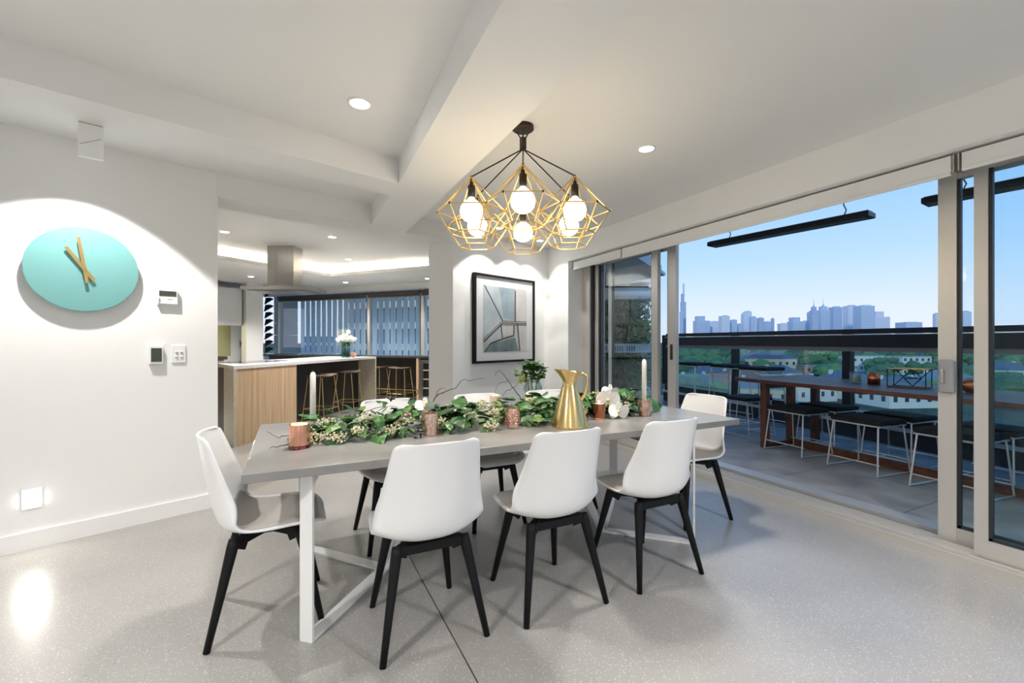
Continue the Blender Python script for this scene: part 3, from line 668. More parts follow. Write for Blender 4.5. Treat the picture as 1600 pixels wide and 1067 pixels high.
# brass jug
jg = thing('brass_jug', 'tall conical polished brass jug with flared spout beside the garland', 'jug', (1.505, 2.28, TH), R(-26))
JP = [(.001, 0), (.112, 0), (.114, .006), (.112, .014), (.102, .05), (.080, .13), (.059, .20), (.043, .252), (.039, .262), (.041, .268), (.046, .285), (.058, .312), (.070, .335), (.067, .335), (.055, .312), (.042, .285), (.036, .262), (.055, .20), (.098, .05), (.001, .02)]
g = G(); g.lathe(JP, 40, cap=False)
for v in g.b.verts:                       # pull the lip into a pouring spout on local -x, lift it
    if v.co.z > .275:
        k = (v.co.z - .275) / .06; c = -v.co.x / .07
        if c > 0: v.co.x -= .030 * k * c ** 2; v.co.z += .012 * k * c
        else: v.co.z -= .008 * k * (-c)
o = g.put('body', brass, jg); smooth_by_angle(o, 50)
G().tube(catmull([(.052, 0, .318), (.085, 0, .318), (.108, 0, .295), (.104, 0, .24), (.088, 0, .19), (.070, 0, .155), (.064, 0, .15)], 5), .0085, 8).put('handle', brass, jg, smooth=True)
G().lathe([(.0415, .258), (.0435, .262), (.0415, .266)], 32, cap=False).put('neck_ring', brass, jg, smooth=True)
# vase of greenery on a slim white stand behind the far chairs
sd = thing('side_stand', 'white pedestal stand against the print wall behind the chairs', 'stand', (2.50, 4.55, 0)); G().lathe([(.001, 0), (.16, 0), (.16, .015), (.02, .03), (.018, .60), (.15, .615), (.15, .63), (.001, .63)], 28).put('pedestal', trimw, sd)
vs_ = thing('glass_vase', 'round glass vase of leafy greenery on the white stand', 'vase', (2.50, 4.55, .63))
o = G().lathe([(.001, .0), (.06, .0), (.10, .05), (.112, .10), (.09, .16), (.075, .19), (.072, .19), (.087, .16), (.108, .10), (.096, .05), (.001, .01)], 28, cap=False).put('bowl', clear, vs_, smooth=True)
for k in range(16):
    a = k * .9; G().tube([(.05 * math.cos(a), .05 * math.sin(a), .02), (.07 * math.cos(a + .5), .07 * math.sin(a + .5), .2), (.15 * math.cos(a + .5), .12 * math.sin(a + .5), .30)], .004, 5).put('stem', leafm[1], vs_)
for k in range(80):
    a = rl.uniform(0, 6.28); e = rl.uniform(-.5, 1.4); rr_ = rl.uniform(.08, .19)
    o = link('leaf', leaf_me[rl.randrange(9)], None, vs_, (rr_ * math.cos(a) * math.cos(e), rr_ * .8 * math.sin(a) * math.cos(e), .27 + .12 * math.sin(e))); o.rotation_euler = (rl.uniform(-.9, .9), rl.uniform(-.6, .6), rl.uniform(0, 6.28)); o.scale = (1.25,) * 3
g = G()
for k in range(90): g.ball((-.17 + rl.gauss(0, .035), -.05 + rl.gauss(0, .03), .22 + rl.gauss(0, .035)), .008, 1)
o = g.put('blossom_spray', mat('lime_bud', (.55, .6, .25), .6), vs_); o['kind'] = 'stuff'

# ------------------------------------------------------------------ kitchen
IA, IB = Vector((-.633, 6.283)), Vector((1.477, 9.062)); idv = (IB - IA).normalized(); inn = Vector((-idv.y, idv.x))   # front line of the island, inn = away from us
IL = (IB - IA).length; IZ = .975
def isl(t, off): p = IA + idv * t + inn * off; return (p.x, p.y)
ed = Vector((-.297, .955))
ki = thing('kitchen_island', 'kitchen island with pale stone waterfall top and oak front', 'island', (IA.x, IA.y, 0))
def rel(p, o=IA): return (p[0] - o.x, p[1] - o.y)
eL = (IA + ed * 1.1); fr_ = lambda t, off: rel(isl(t, off))
wl = rel((eL.x, eL.y))
tB = IL; topP = [fr_(0, 0), fr_(tB, 0), fr_(tB, 1.05), wl]
G().prism(topP, IZ - .04, IZ).put('worktop', stonew, ki)
e2 = ed * .0
def inset(t, off): return fr_(t, off)
G().prism([fr_(0, 0), fr_(.045, 0), (wl[0] + idv.x * .045, wl[1] + idv.y * .045), wl], 0, IZ - .04).put('waterfall_end', stone, ki)
G().prism([fr_(IL - .045, 0), fr_(IL, 0), fr_(IL, 1.05), fr_(IL - .045, 1.05)], 0, IZ - .04).put('waterfall_end', stone, ki)
BT = [.045 + (1.15 - .045) * k / 9 for k in range(10)]
for k in range(9): G().prism([fr_(BT[k] + .001, .012), fr_(BT[k + 1] - .001, .012), fr_(BT[k + 1] - .001, .035), fr_(BT[k] + .001, .035)], .0, IZ - .04).put('oak_board', oak, ki)
G().prism([fr_(1.15, .36), fr_(IL - .045, .36), fr_(IL - .045, .40), fr_(1.15, .40)], .0, IZ - .04).put('recess_panel', darkpan, ki)
G().prism([fr_(1.15, .012), fr_(1.17, .012), fr_(1.17, .40), fr_(1.15, .40)], 0, IZ - .04).put('recess_side', darkpan, ki)
G().prism([fr_(.07, .06), fr_(1.14, .06), fr_(1.14, .62), (wl[0] + idv.x * .12, wl[1] - .28)], 0, IZ - .045).put('carcass', darkpan, ki)
hobp = IA + idv * 1.0 + inn * .62; G().box((rel(hobp)[0], rel(hobp)[1], IZ + .003), (.85, .5, .006), rz=math.atan2(idv.y, idv.x)).put('cooktop', mat('black_glass', (.01, .01, .012), .08), ki)
# range hood
hc = Vector((-.10, 7.86)); ha = math.atan2(idv.y, idv.x)
ho = thing('range_hood', 'stainless steel island range hood hanging over the cooktop', 'range hood', (hc.x, hc.y, 2.0), R(-26))
G().box((0, 0, .42), (.40, .30, .64)).put('chimney', steel, ho); G().box((0, 0, .075), (1.02, .66, .05)).put('canopy', steel, ho)
G().box((0, 0, .045), (.90, .54, .012)).put('filter_plate', mat('hood_filter', (.30, .30, .30), .3, .9), ho)
for k in (-1, 0, 1): G().box((k * .26, 0, .036), (.2, .4, .008)).put('baffle_filter', steel, ho)
G().box((-.06, -.1505, .42), (.002, .002, .64)).put('seam', greyp, ho)
# bar stools with gold wire legs
def bar_stool(loc, rz, label, group, seat_m, leg_m, h=.72, w=.40, dp=.34):
    t = thing('bar_stool', label, 'stool', loc, rz, group)
    g = G(); rows = []
    for i in range(7):
        u = -1 + 2 * i / 6; rows.append([(u * w / 2, v * dp / 2 * (1 - .12 * u * u), h + .018 * u * u - .012 * (1 - v * v) * (1 - u * u)) for v in (-1, -.6, 0, .6, 1)])
    me = grid_mesh([[Vector(p) for p in r] for r in rows], 'seat', .018); me.materials.append(seat_m); link('seat', me, None, t)
    for sx_ in (-1, 1):
        for sy in (-1, 1): G().tube([(sx_ * w * .40, sy * dp * .36, h - .012), (sx_ * w * .54, sy * dp * .58, 0)], .007, 8).put('leg', leg_m, t)
    g = G(); P = [(sx_ * w * .50, sy * dp * .52, .22) for sx_, sy in ((-1, -1), (1, -1), (1, 1), (-1, 1))]; g.tube(P, .006, 6, True); g.put('foot_ring', leg_m, t)
    return t
sw = woodmat('dark_seat_timber', (.10, .065, .04), (.20, .13, .08), (3, 20, 3))
ir = math.atan2(idv.y, idv.x)
p = isl(1.75, .02); st0 = bar_stool((p[0], p[1], 0), ir, 'gold legged stool under the island, nearest the oak front', 'stools at the kitchen island', sw, gold)
p = isl(2.62, .08); dup(st0, (p[0], p[1], 0), ir + .15, 'gold legged stool under the island, beside the stone end')
p = kw(.30, .66); dup(st0, (p[0], p[1], 0), math.atan2(kd.y, kd.x) + .1, 'gold legged stool at the dark window bench, beside the wine fridge', 'stools at the window bench')
p = kw(.88, .66); dup(st0, (p[0], p[1], 0), math.atan2(kd.y, kd.x), 'gold legged stool at the dark window bench, half behind the island', 'stools at the window bench')
# window bench with wine fridge
wb = thing('window_bench', 'dark bench running under the louvred kitchen windows', 'bench', (KW0.x, KW0.y, 0))
rk = lambda t, o: rel(kw(t, o), KW0)
G().prism([rk(-3, .02), rk(KL + .3, .02), rk(KL + .3, .62), rk(-3, .62)], .935, .975).put('benchtop', darkbench, wb)
for a, b in ((-.04, .62), (.62, 1.25), (1.25, 1.9), (1.9, 2.55), (2.55, 3.2), (3.2, 3.85), (3.85, 4.5)): G().prism([rk(a + .004, .10), rk(b - .004, .10), rk(b - .004, .16), rk(a + .004, .16)], .08, .935).put('back_panel', darkpan, wb)
G().prism([rk(-.10, .05), rk(-.04, .05), rk(-.04, .60), rk(-.10, .60)], 0, .935).put('end_panel', oak, wb)
G().prism([rk(-.04, .16), rk(4.5, .16), rk(4.5, .20), rk(-.04, .20)], .22, .24).put('foot_rail', brass, wb)
wf = thing('wine_fridge', 'steel framed wine fridge with dark glass door beside the bench stools', 'fridge', (KW0.x, KW0.y, 0))
G().prism([rk(-.81, .04), rk(-.12, .04), rk(-.12, .58), rk(-.81, .58)], .0, .93).put('body', dark, wf)
for a, b, z0, z1 in ((-.20, -.12, .1, .90), (-.81, -.73, .1, .90), (-.73, -.20, .1, .17), (-.73, -.20, .83, .90)): G().prism([rk(a, .58), rk(b, .58), rk(b, .61), rk(a, .61)], z0, z1).put('door_frame', steel, wf)
for z in (.32, .50, .68): G().prism([rk(-.73, .582), rk(-.20, .582), rk(-.20, .60), rk(-.73, .60)], z, z + .025).put('shelf', oak, wf)
# roses on the island
p = isl(IL - .62, .28); rv = thing('rose_vase', 'bouquet of ivory roses in a square glass vase on the island', 'vase', (p[0], p[1], IZ))
G().box((0, 0, .085), (.15, .15, .17)).put('vase', glassmat('green_glass', (.62, .80, .76), .15), rv); G().box((0, 0, .06), (.13, .13, .10)).put('water', glassmat('water', (.6, .75, .7), .1), rv)
for k in range(7): a = k * .9; G().tube([(.03 * math.cos(a), .03 * math.sin(a), .02), (.08 * math.cos(a), .08 * math.sin(a), .30)], .005, 5).put('stem', leafm[0], rv)
rose_me = None
g = G()
for k in range(9):
    a = k * 2.4; e = .9 - k * .09; g.ball((.012 * math.cos(a), .012 * math.sin(a), .004 * k), .045 - .003 * k, 2, (1, 1, .8))
rose_me = g.mesh('rose'); rose_me.materials.append(petalw)
for x, y, z in ((-.13, 0, .32), (-.06, -.08, .34), (.03, -.10, .33), (.12, -.04, .32), (0, 0, .39), (.09, .08, .36), (-.09, .09, .36), (-.02, .1, .34), (.15, .04, .33), (-.05, -.02, .38)): link('rose', rose_me, None, rv, (x, y, z), x * 9, True)
for k in range(14): o = link('leaf', leaf_me[k % 3], None, rv, (rl.uniform(-.08, .08), rl.uniform(-.08, .08), rl.uniform(.2, .29))); o.rotation_euler = (rl.uniform(-1, 1), rl.uniform(-1, 1), rl.uniform(0, 6)); o.scale = (1.3,) * 3
p = isl(IL - .42, .25); o = G().ball((0, 0, 0), .062, 3, (1, 1, .8)).put('blush_candle', pinkw, None, (p[0], p[1], IZ + .0497), 0, True); tag(o, 'round blush candle beside the rose vase on the island', 'candle')
o = G().prism([(-4.6, 2.6), (-4.45, 2.6), (-4.45, 9.0), (-4.6, 9.0)], 0, ZK).put('wall_kitchen_left', white); struct(o)
# far kitchen wall: cabinets, tall white panel, dark zigzag screen
def at(px, Z): d = (px - 800) / 700.0; return Vector((Z * (.44003 + .89798 * d), Z * (.89798 - .44003 * d)))
A, B = at(300, 9.2), at(389, 10.4); ad = (B - A).normalized(); an = Vector((ad.y, -ad.x)); aL = (B - A).length
def kb(t, o): p = A + ad * t + an * o; return (p.x, p.y)
o = G().prism([kb(-3, 0), kb(aL, 0), kb(aL, -.15), kb(-3, -.15)], 0, 2.56).put('wall_kitchen_back', white); struct(o)
uc = thing('upper_cabinet', 'white wall cabinet over the kitchen back bench', 'cabinet', (A.x, A.y, 0)); ra = lambda t, o_: rel(kb(t, o_), A)
G().prism([ra(-2, .01), ra(aL - .45, .01), ra(aL - .45, .34), ra(-2, .34)], 1.62, 2.42).put('body', trimw, uc)
for k in range(3): G().prism([ra(aL - 1.05 - k * .6, .34), ra(aL - .455 - k * .6, .34), ra(aL - .455 - k * .6, .36), ra(aL - 1.05 - k * .6, .36)], 1.62, 2.42).put('door', trimw, uc)
o = G().prism([kb(-2, .002), kb(aL - .46, .002), kb(aL - .46, .012), kb(-2, .012)], .95, 1.61).put('trim_7', mat('olive_glass', (.36, .36, .20), .12)); struct(o, 'olive green glass splashback')
lc = thing('base_cabinet', 'oak drawer cabinet with charcoal benchtop on the kitchen back wall', 'cabinet', (A.x, A.y, 0))
G().prism([ra(-2, .015), ra(aL - .98, .015), ra(aL - .98, .62), ra(-2, .62)], .90, .965).put('benchtop', darkbench, lc); G().prism([ra(-2, .03), ra(aL - 1.02, .03), ra(aL - 1.02, .58), ra(-2, .58)], 0, .90).put('body', oak, lc)
for z0, z1 in ((.66, .88), (.36, .64), (.08, .34)):
    d_ = G().prism([ra(aL - 1.78, .58), ra(aL - 1.04, .58), ra(aL - 1.04, .60), ra(aL - 1.78, .60)], z0, z1).put('drawer', oak, lc); G().prism([ra(aL - 1.58, .60), ra(aL - 1.24, .60), ra(aL - 1.24, .625), ra(aL - 1.58, .625)], z1 - .07, z1 - .05).put('handle', bronze, d_)
l = bpy.data.lights.new('under_cabinet', 'POINT'); l.energy = 6; l.color = (1, .9, .6); l.shadow_soft_size = .05; lo = bpy.data.objects.new('under_cabinet', l); COL.objects.link(lo); lo.parent = uc; lo.location = (*ra(aL - 1.3, .2), 1.55)
so = thing('power_outlet', 'small dark power outlet on the kitchen back wall', 'outlet', (*kb(aL - .18, .0), 1.22), math.atan2(ad.y, ad.x)); G().box((0, -.01, 0), (.14, .02, .14), bev=.01).put('plate', greyp, so); G().ball((-.01, -.03, 0), .04, 2).put('plug', dark, so)
C, D = at(385, 9.75), at(411, 9.95)
o = G().prism([tuple(C), tuple(D), tuple(D + Vector((-.02, .30))), tuple(C + Vector((-.12, .30)))], 0, 2.56).put('wall_kitchen_pier', white); struct(o, 'white pier beside the kitchen window')
zz = thing('zigzag_screen', 'dark folded metal screen between the white pier and kitchen window', 'screen', (*at(417, 10.45), 0)); 
for k in range(9):
    z = .98 + k * .165
    g = G(); g.b.faces.new([g.b.verts.new(p) for p in ((-.06, 0, z), (.13, .0, z + .11), (.13, .04, z + .13), (-.06, .05, z + .15))]); g.b.faces.new([g.b.verts.new(p) for p in ((-.06, 0, z), (-.06, .05, z + .15), (-.06, .08, z + .02))]); g.b.faces.new([g.b.verts.new(p) for p in ((-.06, .05, z + .15), (.13, .04, z + .13), (.02, .1, z + .165))])
    o = g.put('fold', dark, zz); o.rotation_euler = (0, 0, R(-26)); md = o.modifiers.new('thick', 'SOLIDIFY'); md.thickness = .01
# kitchen windows with blinds, louvre blades outside
kwin = bpy.data.objects.new('window_2', None); COL.objects.link(kwin); struct(kwin, 'long kitchen window band with slim frames')
for t_ in (-1.6, .20, 1.62, 4.35): G().prism([kw(t_ - .035, .0), kw(t_ + .035, .0), kw(t_ + .035, -.09), kw(t_ - .035, -.09)], .975, 2.42).put('mullion', alum, kwin); G().prism([kw(t_ + .035, -.02), kw(t_ + .07, -.02), kw(t_ + .07, -.07), kw(t_ + .035, -.07)], .975, 2.42).put('gasket', alumd, kwin)
for a, b in ((-1.6, .2), (.2, 1.62), (1.62, 4.35)):
    q0, q1 = kw(a, -.05), kw(b, -.05); G().quad((*q0, .975), (*q1, .975), (*q1, 2.42), (*q0, 2.42)).put('pane', winglass, kwin)
dkb = mat('dark_roller_fabric', (.05, .045, .045), .6)
for i, (a, b) in enumerate(((-1.56, .17), (.23, 1.59), (1.65, 4.3))):
    t = thing('dark_roller_blind', ('rolled-up dark blind over the kitchen window nearest the splayed wall', 'rolled-up dark blind over the middle kitchen window', 'rolled-up dark blind over the kitchen window beside the range hood')[i], 'blind', (*kw((a + b) / 2, .06), 2.38), math.atan2(kd.y, kd.x), 'dark blinds over the kitchen windows')
    L = b - a; G().tube([(-L / 2, 0, -.03), (L / 2, 0, -.03)], .035, 12).put('roller', dkb, t); G().box((0, 0, -.09), (L, .006, .07)).put('fabric', dkb, t); G().box((0, -.004, -.128), (L, .014, .02)).put('bottom_rail', steel, t)
lou = thing('louvre_screen', 'row of pale vertical louvre blades outside the kitchen windows', 'louvre screen', (KW0.x, KW0.y, 0)); lm = frosted('frosted_louvre', (.93, .96, .98))
b_me = G().box((0, 0, 1.7), (.145, .012, 1.9)).mesh('louvre_blade'); b_me.materials.append(lm); t_ = -1.5
while t_ < 4.05:
    q = rk(t_, -.42); o = link('louvre_blade', b_me, None, lou, (q[0], q[1], 0), math.atan2(kd.y, kd.x) - R(8)); t_ += .172
for z in (.72, 2.68): G().prism([rk(-1.6, -.40), rk(4.1, -.40), rk(4.1, -.44), rk(-1.6, -.44)], z, z + .04).put('rail', lm, lou)
cp = thing('clad_column', 'pale tiled column outside the kitchen window beyond the louvres', 'column', (KW0.x, KW0.y, 0))
for k in range(9): G().prism([rk(4.52, -.30), rk(4.86, -.30), rk(4.86, -.75), rk(4.52, -.75)], .2 + k * .31, .2 + k * .31 + .303).put('cladding_panel', mat('column_cladding', (.42, .45, .48), .5), cp)

# ------------------------------------------------------------------ balcony
ZB_ = .08
bf = bpy.data.objects.new('floor_balcony', None); COL.objects.link(bf); struct(bf, 'dark slate tiled balcony floor')
BA = R(-8); bu = Vector((math.sin(-BA), math.cos(BA))); bv = Vector((bu.y, -bu.x))   # along rail, outwards
BO = Vector((6.10, 2.262)) + bv * .02
tile = G().box((0, 0, -.02), (.894, .894, .04)).mesh('tile'); tile.materials.append(slate)
for i in range(-6, 10):
    for j in range(0, 4):
        p = Vector((3.66 + .45 + j * .9, -2.0 + .45 + i * .9))
        if p.x < 6.9 + .1 * (p.y - 3): link('tile', tile, None, bf, (p.x, p.y, ZB_))
G().prism([(3.66, -3), (7.5, -3), (7.5, 8), (3.66, 8)], -.25, ZB_ - .025).put('slab', dark, bf)
G().prism([(3.66, -3), (3.80, -3), (3.80, 6), (3.66, 6)], ZB_ - .03, ZB_ + .004).put('drain_grate', alum, bf)
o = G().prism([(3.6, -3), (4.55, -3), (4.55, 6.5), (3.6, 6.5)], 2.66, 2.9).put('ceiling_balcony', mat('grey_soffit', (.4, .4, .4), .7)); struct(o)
bl = thing('balustrade', 'glass balcony balustrade with dark top band and upstand', 'balustrade', (BO.x, BO.y, ZB_), math.atan2(bu.y, bu.x))     # local x along rail, -y outwards
LB0, LB1 = -4.5, 4.6
def lb(nm, x0, x1, y0, y1, z0, z1, m): return G().box(((x0 + x1) / 2, (y0 + y1) / 2, (z0 + z1) / 2), (x1 - x0, y1 - y0, z1 - z0)).put(nm, m, bl)
lb('upstand', LB0, LB1, -.25, 0, 0, .20, mat('charcoal_render', (.05, .05, .052), .7)); lb('silver_rail', LB0, LB1, -.03, .03, .175, .215, wirew); lb('upstand_cap', LB0, LB1, -.25, -.04, .20, .32, dark)
for k in range(5):
    x0 = LB0 + k * 1.84; lb('pane', x0 + .02, x0 + 1.82, -.125, -.115, .32, 1.10, balglass)
for x in (LB0 + 1.84 * k for k in range(6)): lb('post', x - .05, x + .05, -.16, -.08, .32, 1.32, dark)
lb('blind_box', LB0, LB1, -.17, -.03, 1.12, 1.27, dark); lb('pelmet_strip', LB0, LB1, -.12, -.06, 1.065, 1.12, greyp); lb('silver_line', LB0, LB1, -.10, -.02, 1.27, 1.278, wirew); lb('top_rail', LB0, LB1, -.18, -.06, 1.285, 1.345, dark)
# timber table
ta = R(6.0); tu = Vector((math.sin(ta), math.cos(ta)))
TC = Vector((4.72, 3.62)) - tu * 1.75 + Vector((tu.y, -tu.x)) * .50
ot = thing('outdoor_table', 'long dark timber plank table on the balcony', 'table', (TC.x, TC.y, ZB_), math.atan2(tu.y, tu.x))           # local x along table, -y outwards
for k in range(7): G().box((0, .43 - k * .1435, .745), (3.5, .139, .04), bev=.004).put('plank', merbau, ot)
for sx_ in (-1, 1):
    for y in (.40, 0, -.40): G().box((sx_ * 1.42, y, .3625), (.075, .06, .725)).put('leg', merbau, ot)
    G().box((sx_ * 1.42, 0, .695), (.07, .74, .06)).put('cross_rail', merbau, ot); G().box((sx_ * 1.42, .2, .03), (.07, .34, .06)).put('foot_rail', merbau, ot)
G().box((0, .0, .04), (2.77, .07, .07)).put('stretcher', merbau, ot)
for x in (-.9, .5): G().box((x, 0, .71), (.10, .60, .03)).put('batten', merbau, ot)
# wire stools
def wire_stool(loc, rz, h, label, group):
    t = thing('wire_stool', label, 'stool', (loc[0], loc[1], ZB_), rz, group); w, dp = .42, .36
    g = G(); P = [(-w / 2, -dp / 2, h - .03), (w / 2, -dp / 2, h - .03), (w / 2, dp / 2, h - .03), (-w / 2, dp / 2, h - .03)]; g.tube(P, .007, 6, True); g.put('seat_ring', wirew, t)
    q = G().box((0, 0, h), (w + .02, dp + .02, .045), bev=.018).put('cushion', blackfab, t)
    for sx_ in (-1, 1):
        a, b = sx_ * w * .5, sx_ * w * .52
        G().tube([(a * .92, -dp * .48, h - .03), (b, -.225, .012), (b, .225, .012), (a * .92, dp * .48, h - .03)], .0075, 8).put('leg', wirew, t)
    for y in (-.19, .19): G().tube([(-w * .515, y, .10), (w * .515, y, .10)], .006, 6).put('foot_bar', wirew, t)
    return t
trz = math.atan2(tu.y, tu.x); no = Vector((tu.y, -tu.x))
def tp(a, o): p = TC + tu * a + no * o; return (p.x, p.y)
def ta_of(y): return (y - TC.y) / tu.y
near = [2.96, 2.27, 1.60, .93]
lowg = 'low wire stools tucked under the timber table'
lab = ['nearest the table end by the tall stools', 'second from the table end by the tall stools', 'beside the door handle', 'seen through the closed door leaf']
for k, y in enumerate(near):
    wire_stool(tp(ta_of(y), -.26), trz, .465, 'low wire stool on the door side, ' + lab[k], lowg)
    if k < 3: wire_stool(tp(ta_of(y + .02), .24), trz, .465, 'low wire stool on the rail side, ' + ['nearest the tall stools', 'middle of its row', 'farthest from the tall stools'][k], lowg)
wire_stool((5.28, 3.86), trz + R(90), .465, 'low wire stool with black cushion at the head of the timber table', lowg)
hi = 'tall wire stools along the balcony rail'
wire_stool((6.02, 5.36), trz, .82, 'tall white wire stool by the rail, nearest the door frame', hi); wire_stool((6.02, 4.70), trz, .82, 'tall white wire stool by the rail, middle of three', hi); wire_stool((5.82, 4.05), trz, .82, 'tall white wire stool by the rail, behind the timber table end', hi)
# things on the timber table
ZT = ZB_ + .765
def put_on(a, o): p = tp(a, o); return (p[0], p[1], ZT)
t = thing('glass_candle', 'pale candle in a clear glass on the timber table', 'candle', put_on(ta_of(2.60), .10)); G().lathe([(.001, 0), (.05, 0), (.052, .11), (.049, .11), (.047, .008), (.001, .008)], 24, cap=False).put('glass', clear, t, smooth=True); G().lathe([(.001, .009), (.046, .009), (.047, .085), (.001, .085)], 24).put('wax', wax, t)
t = thing('copper_tumbler', 'copper candle tumbler beside the glass candle on the timber table', 'candle holder', put_on(ta_of(2.43), .10)); G().lathe([(.001, 0), (.05, 0), (.054, .12), (.050, .12), (.047, .01), (.001, .01)], 24, cap=False).put('cup', mat('hammered_copper', (.62, .22, .10), .22, 1, noise_s=60, bump=.4), t, smooth=True)
t = thing('wire_sculpture', 'geometric brass wire frame ornament on the timber table', 'ornament', put_on(ta_of(2.09), .02), trz + .25)
w, d_, h = .135, .09, .175
cs = [(sx_ * w, sy * d_, z) for z in (.006, h) for sx_, sy in ((-1, -1), (1, -1), (1, 1), (-1, 1))]
eds = [(0, 1), (1, 2), (2, 3), (3, 0), (4, 5), (5, 6), (6, 7), (7, 4), (0, 4), (1, 5), (2, 6), (3, 7)]
for a, b in eds: G().tube([cs[a], cs[b]], .0045, 6).put('frame_rod', bronze if a < 4 else gold, t)
mid = [(0, -d_, .01), (w * .5, -d_, h / 2), (0, -d_, h - .005), (-w * .5, -d_, h / 2), (0, d_, h / 2)]
for a, b in ((cs[4], mid[0]), (mid[0], cs[5]), (cs[4], mid[2]), (mid[3], mid[2]), (mid[2], mid[1]), (mid[1], mid[0]), (mid[0], mid[3]), (mid[3], mid[1]), (mid[2], cs[1]), (cs[4], cs[0]), (mid[3], mid[4]), (mid[1], mid[4])): G().tube([a, b], .004, 6).put('inner_rod', bronze, t)
t = thing('copper_ball', 'round copper ball vase on the timber table behind the door handle', 'vase', put_on(ta_of(1.66), .03)); G().lathe([(.001, 0), (.03, 0), (.062, .03), (.072, .065), (.06, .10), (.035, .122), (.03, .122), (.05, .10), (.062, .065), (.001, .02)], 24, cap=False).put('bowl', MATS['hammered_copper'], t, smooth=True)
# outdoor strip heaters hung from the soffit
def heater(p0, p1, label):
    P0, P1 = Vector(p0), Vector(p1); d = P1 - P0; m_ = (P0 + P1) / 2
    t = thing('strip_heater', label, 'heater', (m_.x, m_.y, m_.z), math.atan2(d.y, d.x), 'outdoor strip heaters over the balcony')
    G().box((0, 0, 0), (d.length, .17, .045), bev=.006).put('body', dark, t); G().box((0, 0, .026), (d.length - .02, .12, .012)).put('reflector_back', greyp, t); G().box((0, 0, -.024), (d.length - .06, .13, .004)).put('element_face', mat('heater_face', (.05, .055, .06), .3, .5), t)
    for s in (-.36, .36):
        h_ = G().tube([(s * d.length, 0, .03), (s * d.length + .02, 0, .08), (s * d.length, 0, .13), (s * d.length, 0, 2.655 - m_.z)], .006, 6).put('hook', steel, t)
heater((4.22, 3.53, 2.35), (4.42, 2.07, 2.35), 'dark strip heater hanging over the open doorway'); heater((4.42, 1.72, 2.35), (4.6, .2, 2.35), 'dark strip heater seen past the door posts')
# planted facade at the balcony's far end
gwb = thing('planted_facade', 'neighbouring facade with white bands and hanging greenery', 'building', (6.75, 8.35, 0), R(-32))
conw = mat('pale_render', (.80, .79, .76), .7); 
for z0, z1, dp in ((2.60, 3.02, .30), (2.22, 2.48, .30), (1.02, 1.22, .34), (-.2, .15, .34)):
    g = G(); n = 14; pts = [(-1.25 + 2.1 * i / n, -.42 * math.sin(math.pi * (i / n) * .75)) for i in range(n + 1)]; g.prism(pts + [(.9, .8), (-1.25, .8)], z0, z1); g.put('band', conw, gwb)
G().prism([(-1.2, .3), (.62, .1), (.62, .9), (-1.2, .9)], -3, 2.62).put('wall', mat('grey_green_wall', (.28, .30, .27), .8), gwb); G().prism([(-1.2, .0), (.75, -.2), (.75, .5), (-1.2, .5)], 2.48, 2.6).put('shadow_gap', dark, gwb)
for k in range(22): G().box((-.85 + k * .052 + (k // 6) * .05, -.40 - .02 * math.sin(k / 7), 1.11), (.018, .02, .12)).put('vent_slot', dark, gwb)
G().box((-.3, -.28, 1.78), (1.8, .06, .05)).put('beam', mat('brown_beam', (.16, .11, .08), .6), gwb)
lfol = [mat('foliage_dark', (.08, .18, .09), .7, noise_s=9, noise_amt=.5), mat('foliage_mid', (.13, .27, .11), .7, noise_s=9, noise_amt=.5), mat('foliage_pale', (.24, .38, .14), .7, noise_s=9, noise_amt=.4)]
def leafcloud(boxes, n, size, seed):
    g = G(); rr = random.Random(seed)
    for (x0, x1, y0, y1, z0, z1), k in boxes:
        for i in range(int(n * k)):
            c = Vector((rr.uniform(x0, x1), rr.uniform(y0, y1), rr.uniform(z0, z1))); a = Vector((rr.gauss(0, 1), rr.gauss(0, 1), rr.gauss(0, 1))).normalized() * size * rr.uniform(.5, 1.2); b = a.orthogonal().normalized() * size * .35
            g.b.faces.new([g.b.verts.new(q) for q in (c - a, c + b, c + a, c - b)])
    return g
for m_, bx_, n_, sd_ in ((lfol[0], [((-1.1, .62, -.35, .2, 1.3, 2.2), 1), ((-1.1, .3, -.3, .1, .2, 1.0), .6), ((-.9, .8, -.35, .3, 3.0, 3.1), .3)], 1500, 1), (lfol[1], [((-.2, .78, -.45, .2, 1.25, 2.25), 1), ((-1.0, .8, -.4, .3, 3.0, 3.16), .35), ((.2, .8, -.4, 0, .1, 1.0), .3)], 900, 2), (lfol[2], [((.25, .75, -.5, 0, 1.25, 1.75), 1)], 380, 3)):
    o = leafcloud(bx_, n_, .085, sd_).put('hanging_foliage', m_, gwb); o['kind'] = 'stuff'

# ------------------------------------------------------------------ the suburb and the skyline
GZ = -17.0
o = G().quad((-1500, -600, GZ), (6000, -600, GZ), (6000, 5000, GZ), (-1500, 5000, GZ)).put('ground', mat('suburb_ground', (.055, .085, .05), .9, noise_s=.02, noise_amt=.4)); struct(o, 'leafy suburban ground far below')
def tree_mesh(seed, m):
    rr = random.Random(seed); g = G()
    for k in range(9):
        a = rr.uniform(0, 6.28); r = rr.uniform(.2, 2.6); g.ball((r * math.cos(a), r * math.sin(a), 5.2 + rr.uniform(-1.8, 2.2) - r * .3), rr.uniform(1.5, 2.5), 3, (1, 1, .85))
    for v in g.b.verts:
        n_ = noise.noise(v.co * .9) * .55 + noise.noise(v.co * 2.6) * .35
        c = Vector((0, 0, 5)); d = (v.co - c); v.co += d.normalized() * n_
    me = g.mesh('crown'); me.materials.append(m); return me
crowns = [tree_mesh(k, lfol[k % 3] if k != 2 else lfol[1]) for k in range(5)]
trunk_me = G().tube([(0, 0, -.5), (0, 0, 2.2), (.3, .1, 4.5)], [.35, .28, .15], 7).mesh('trunk'); trunk_me.materials.append(twigm)
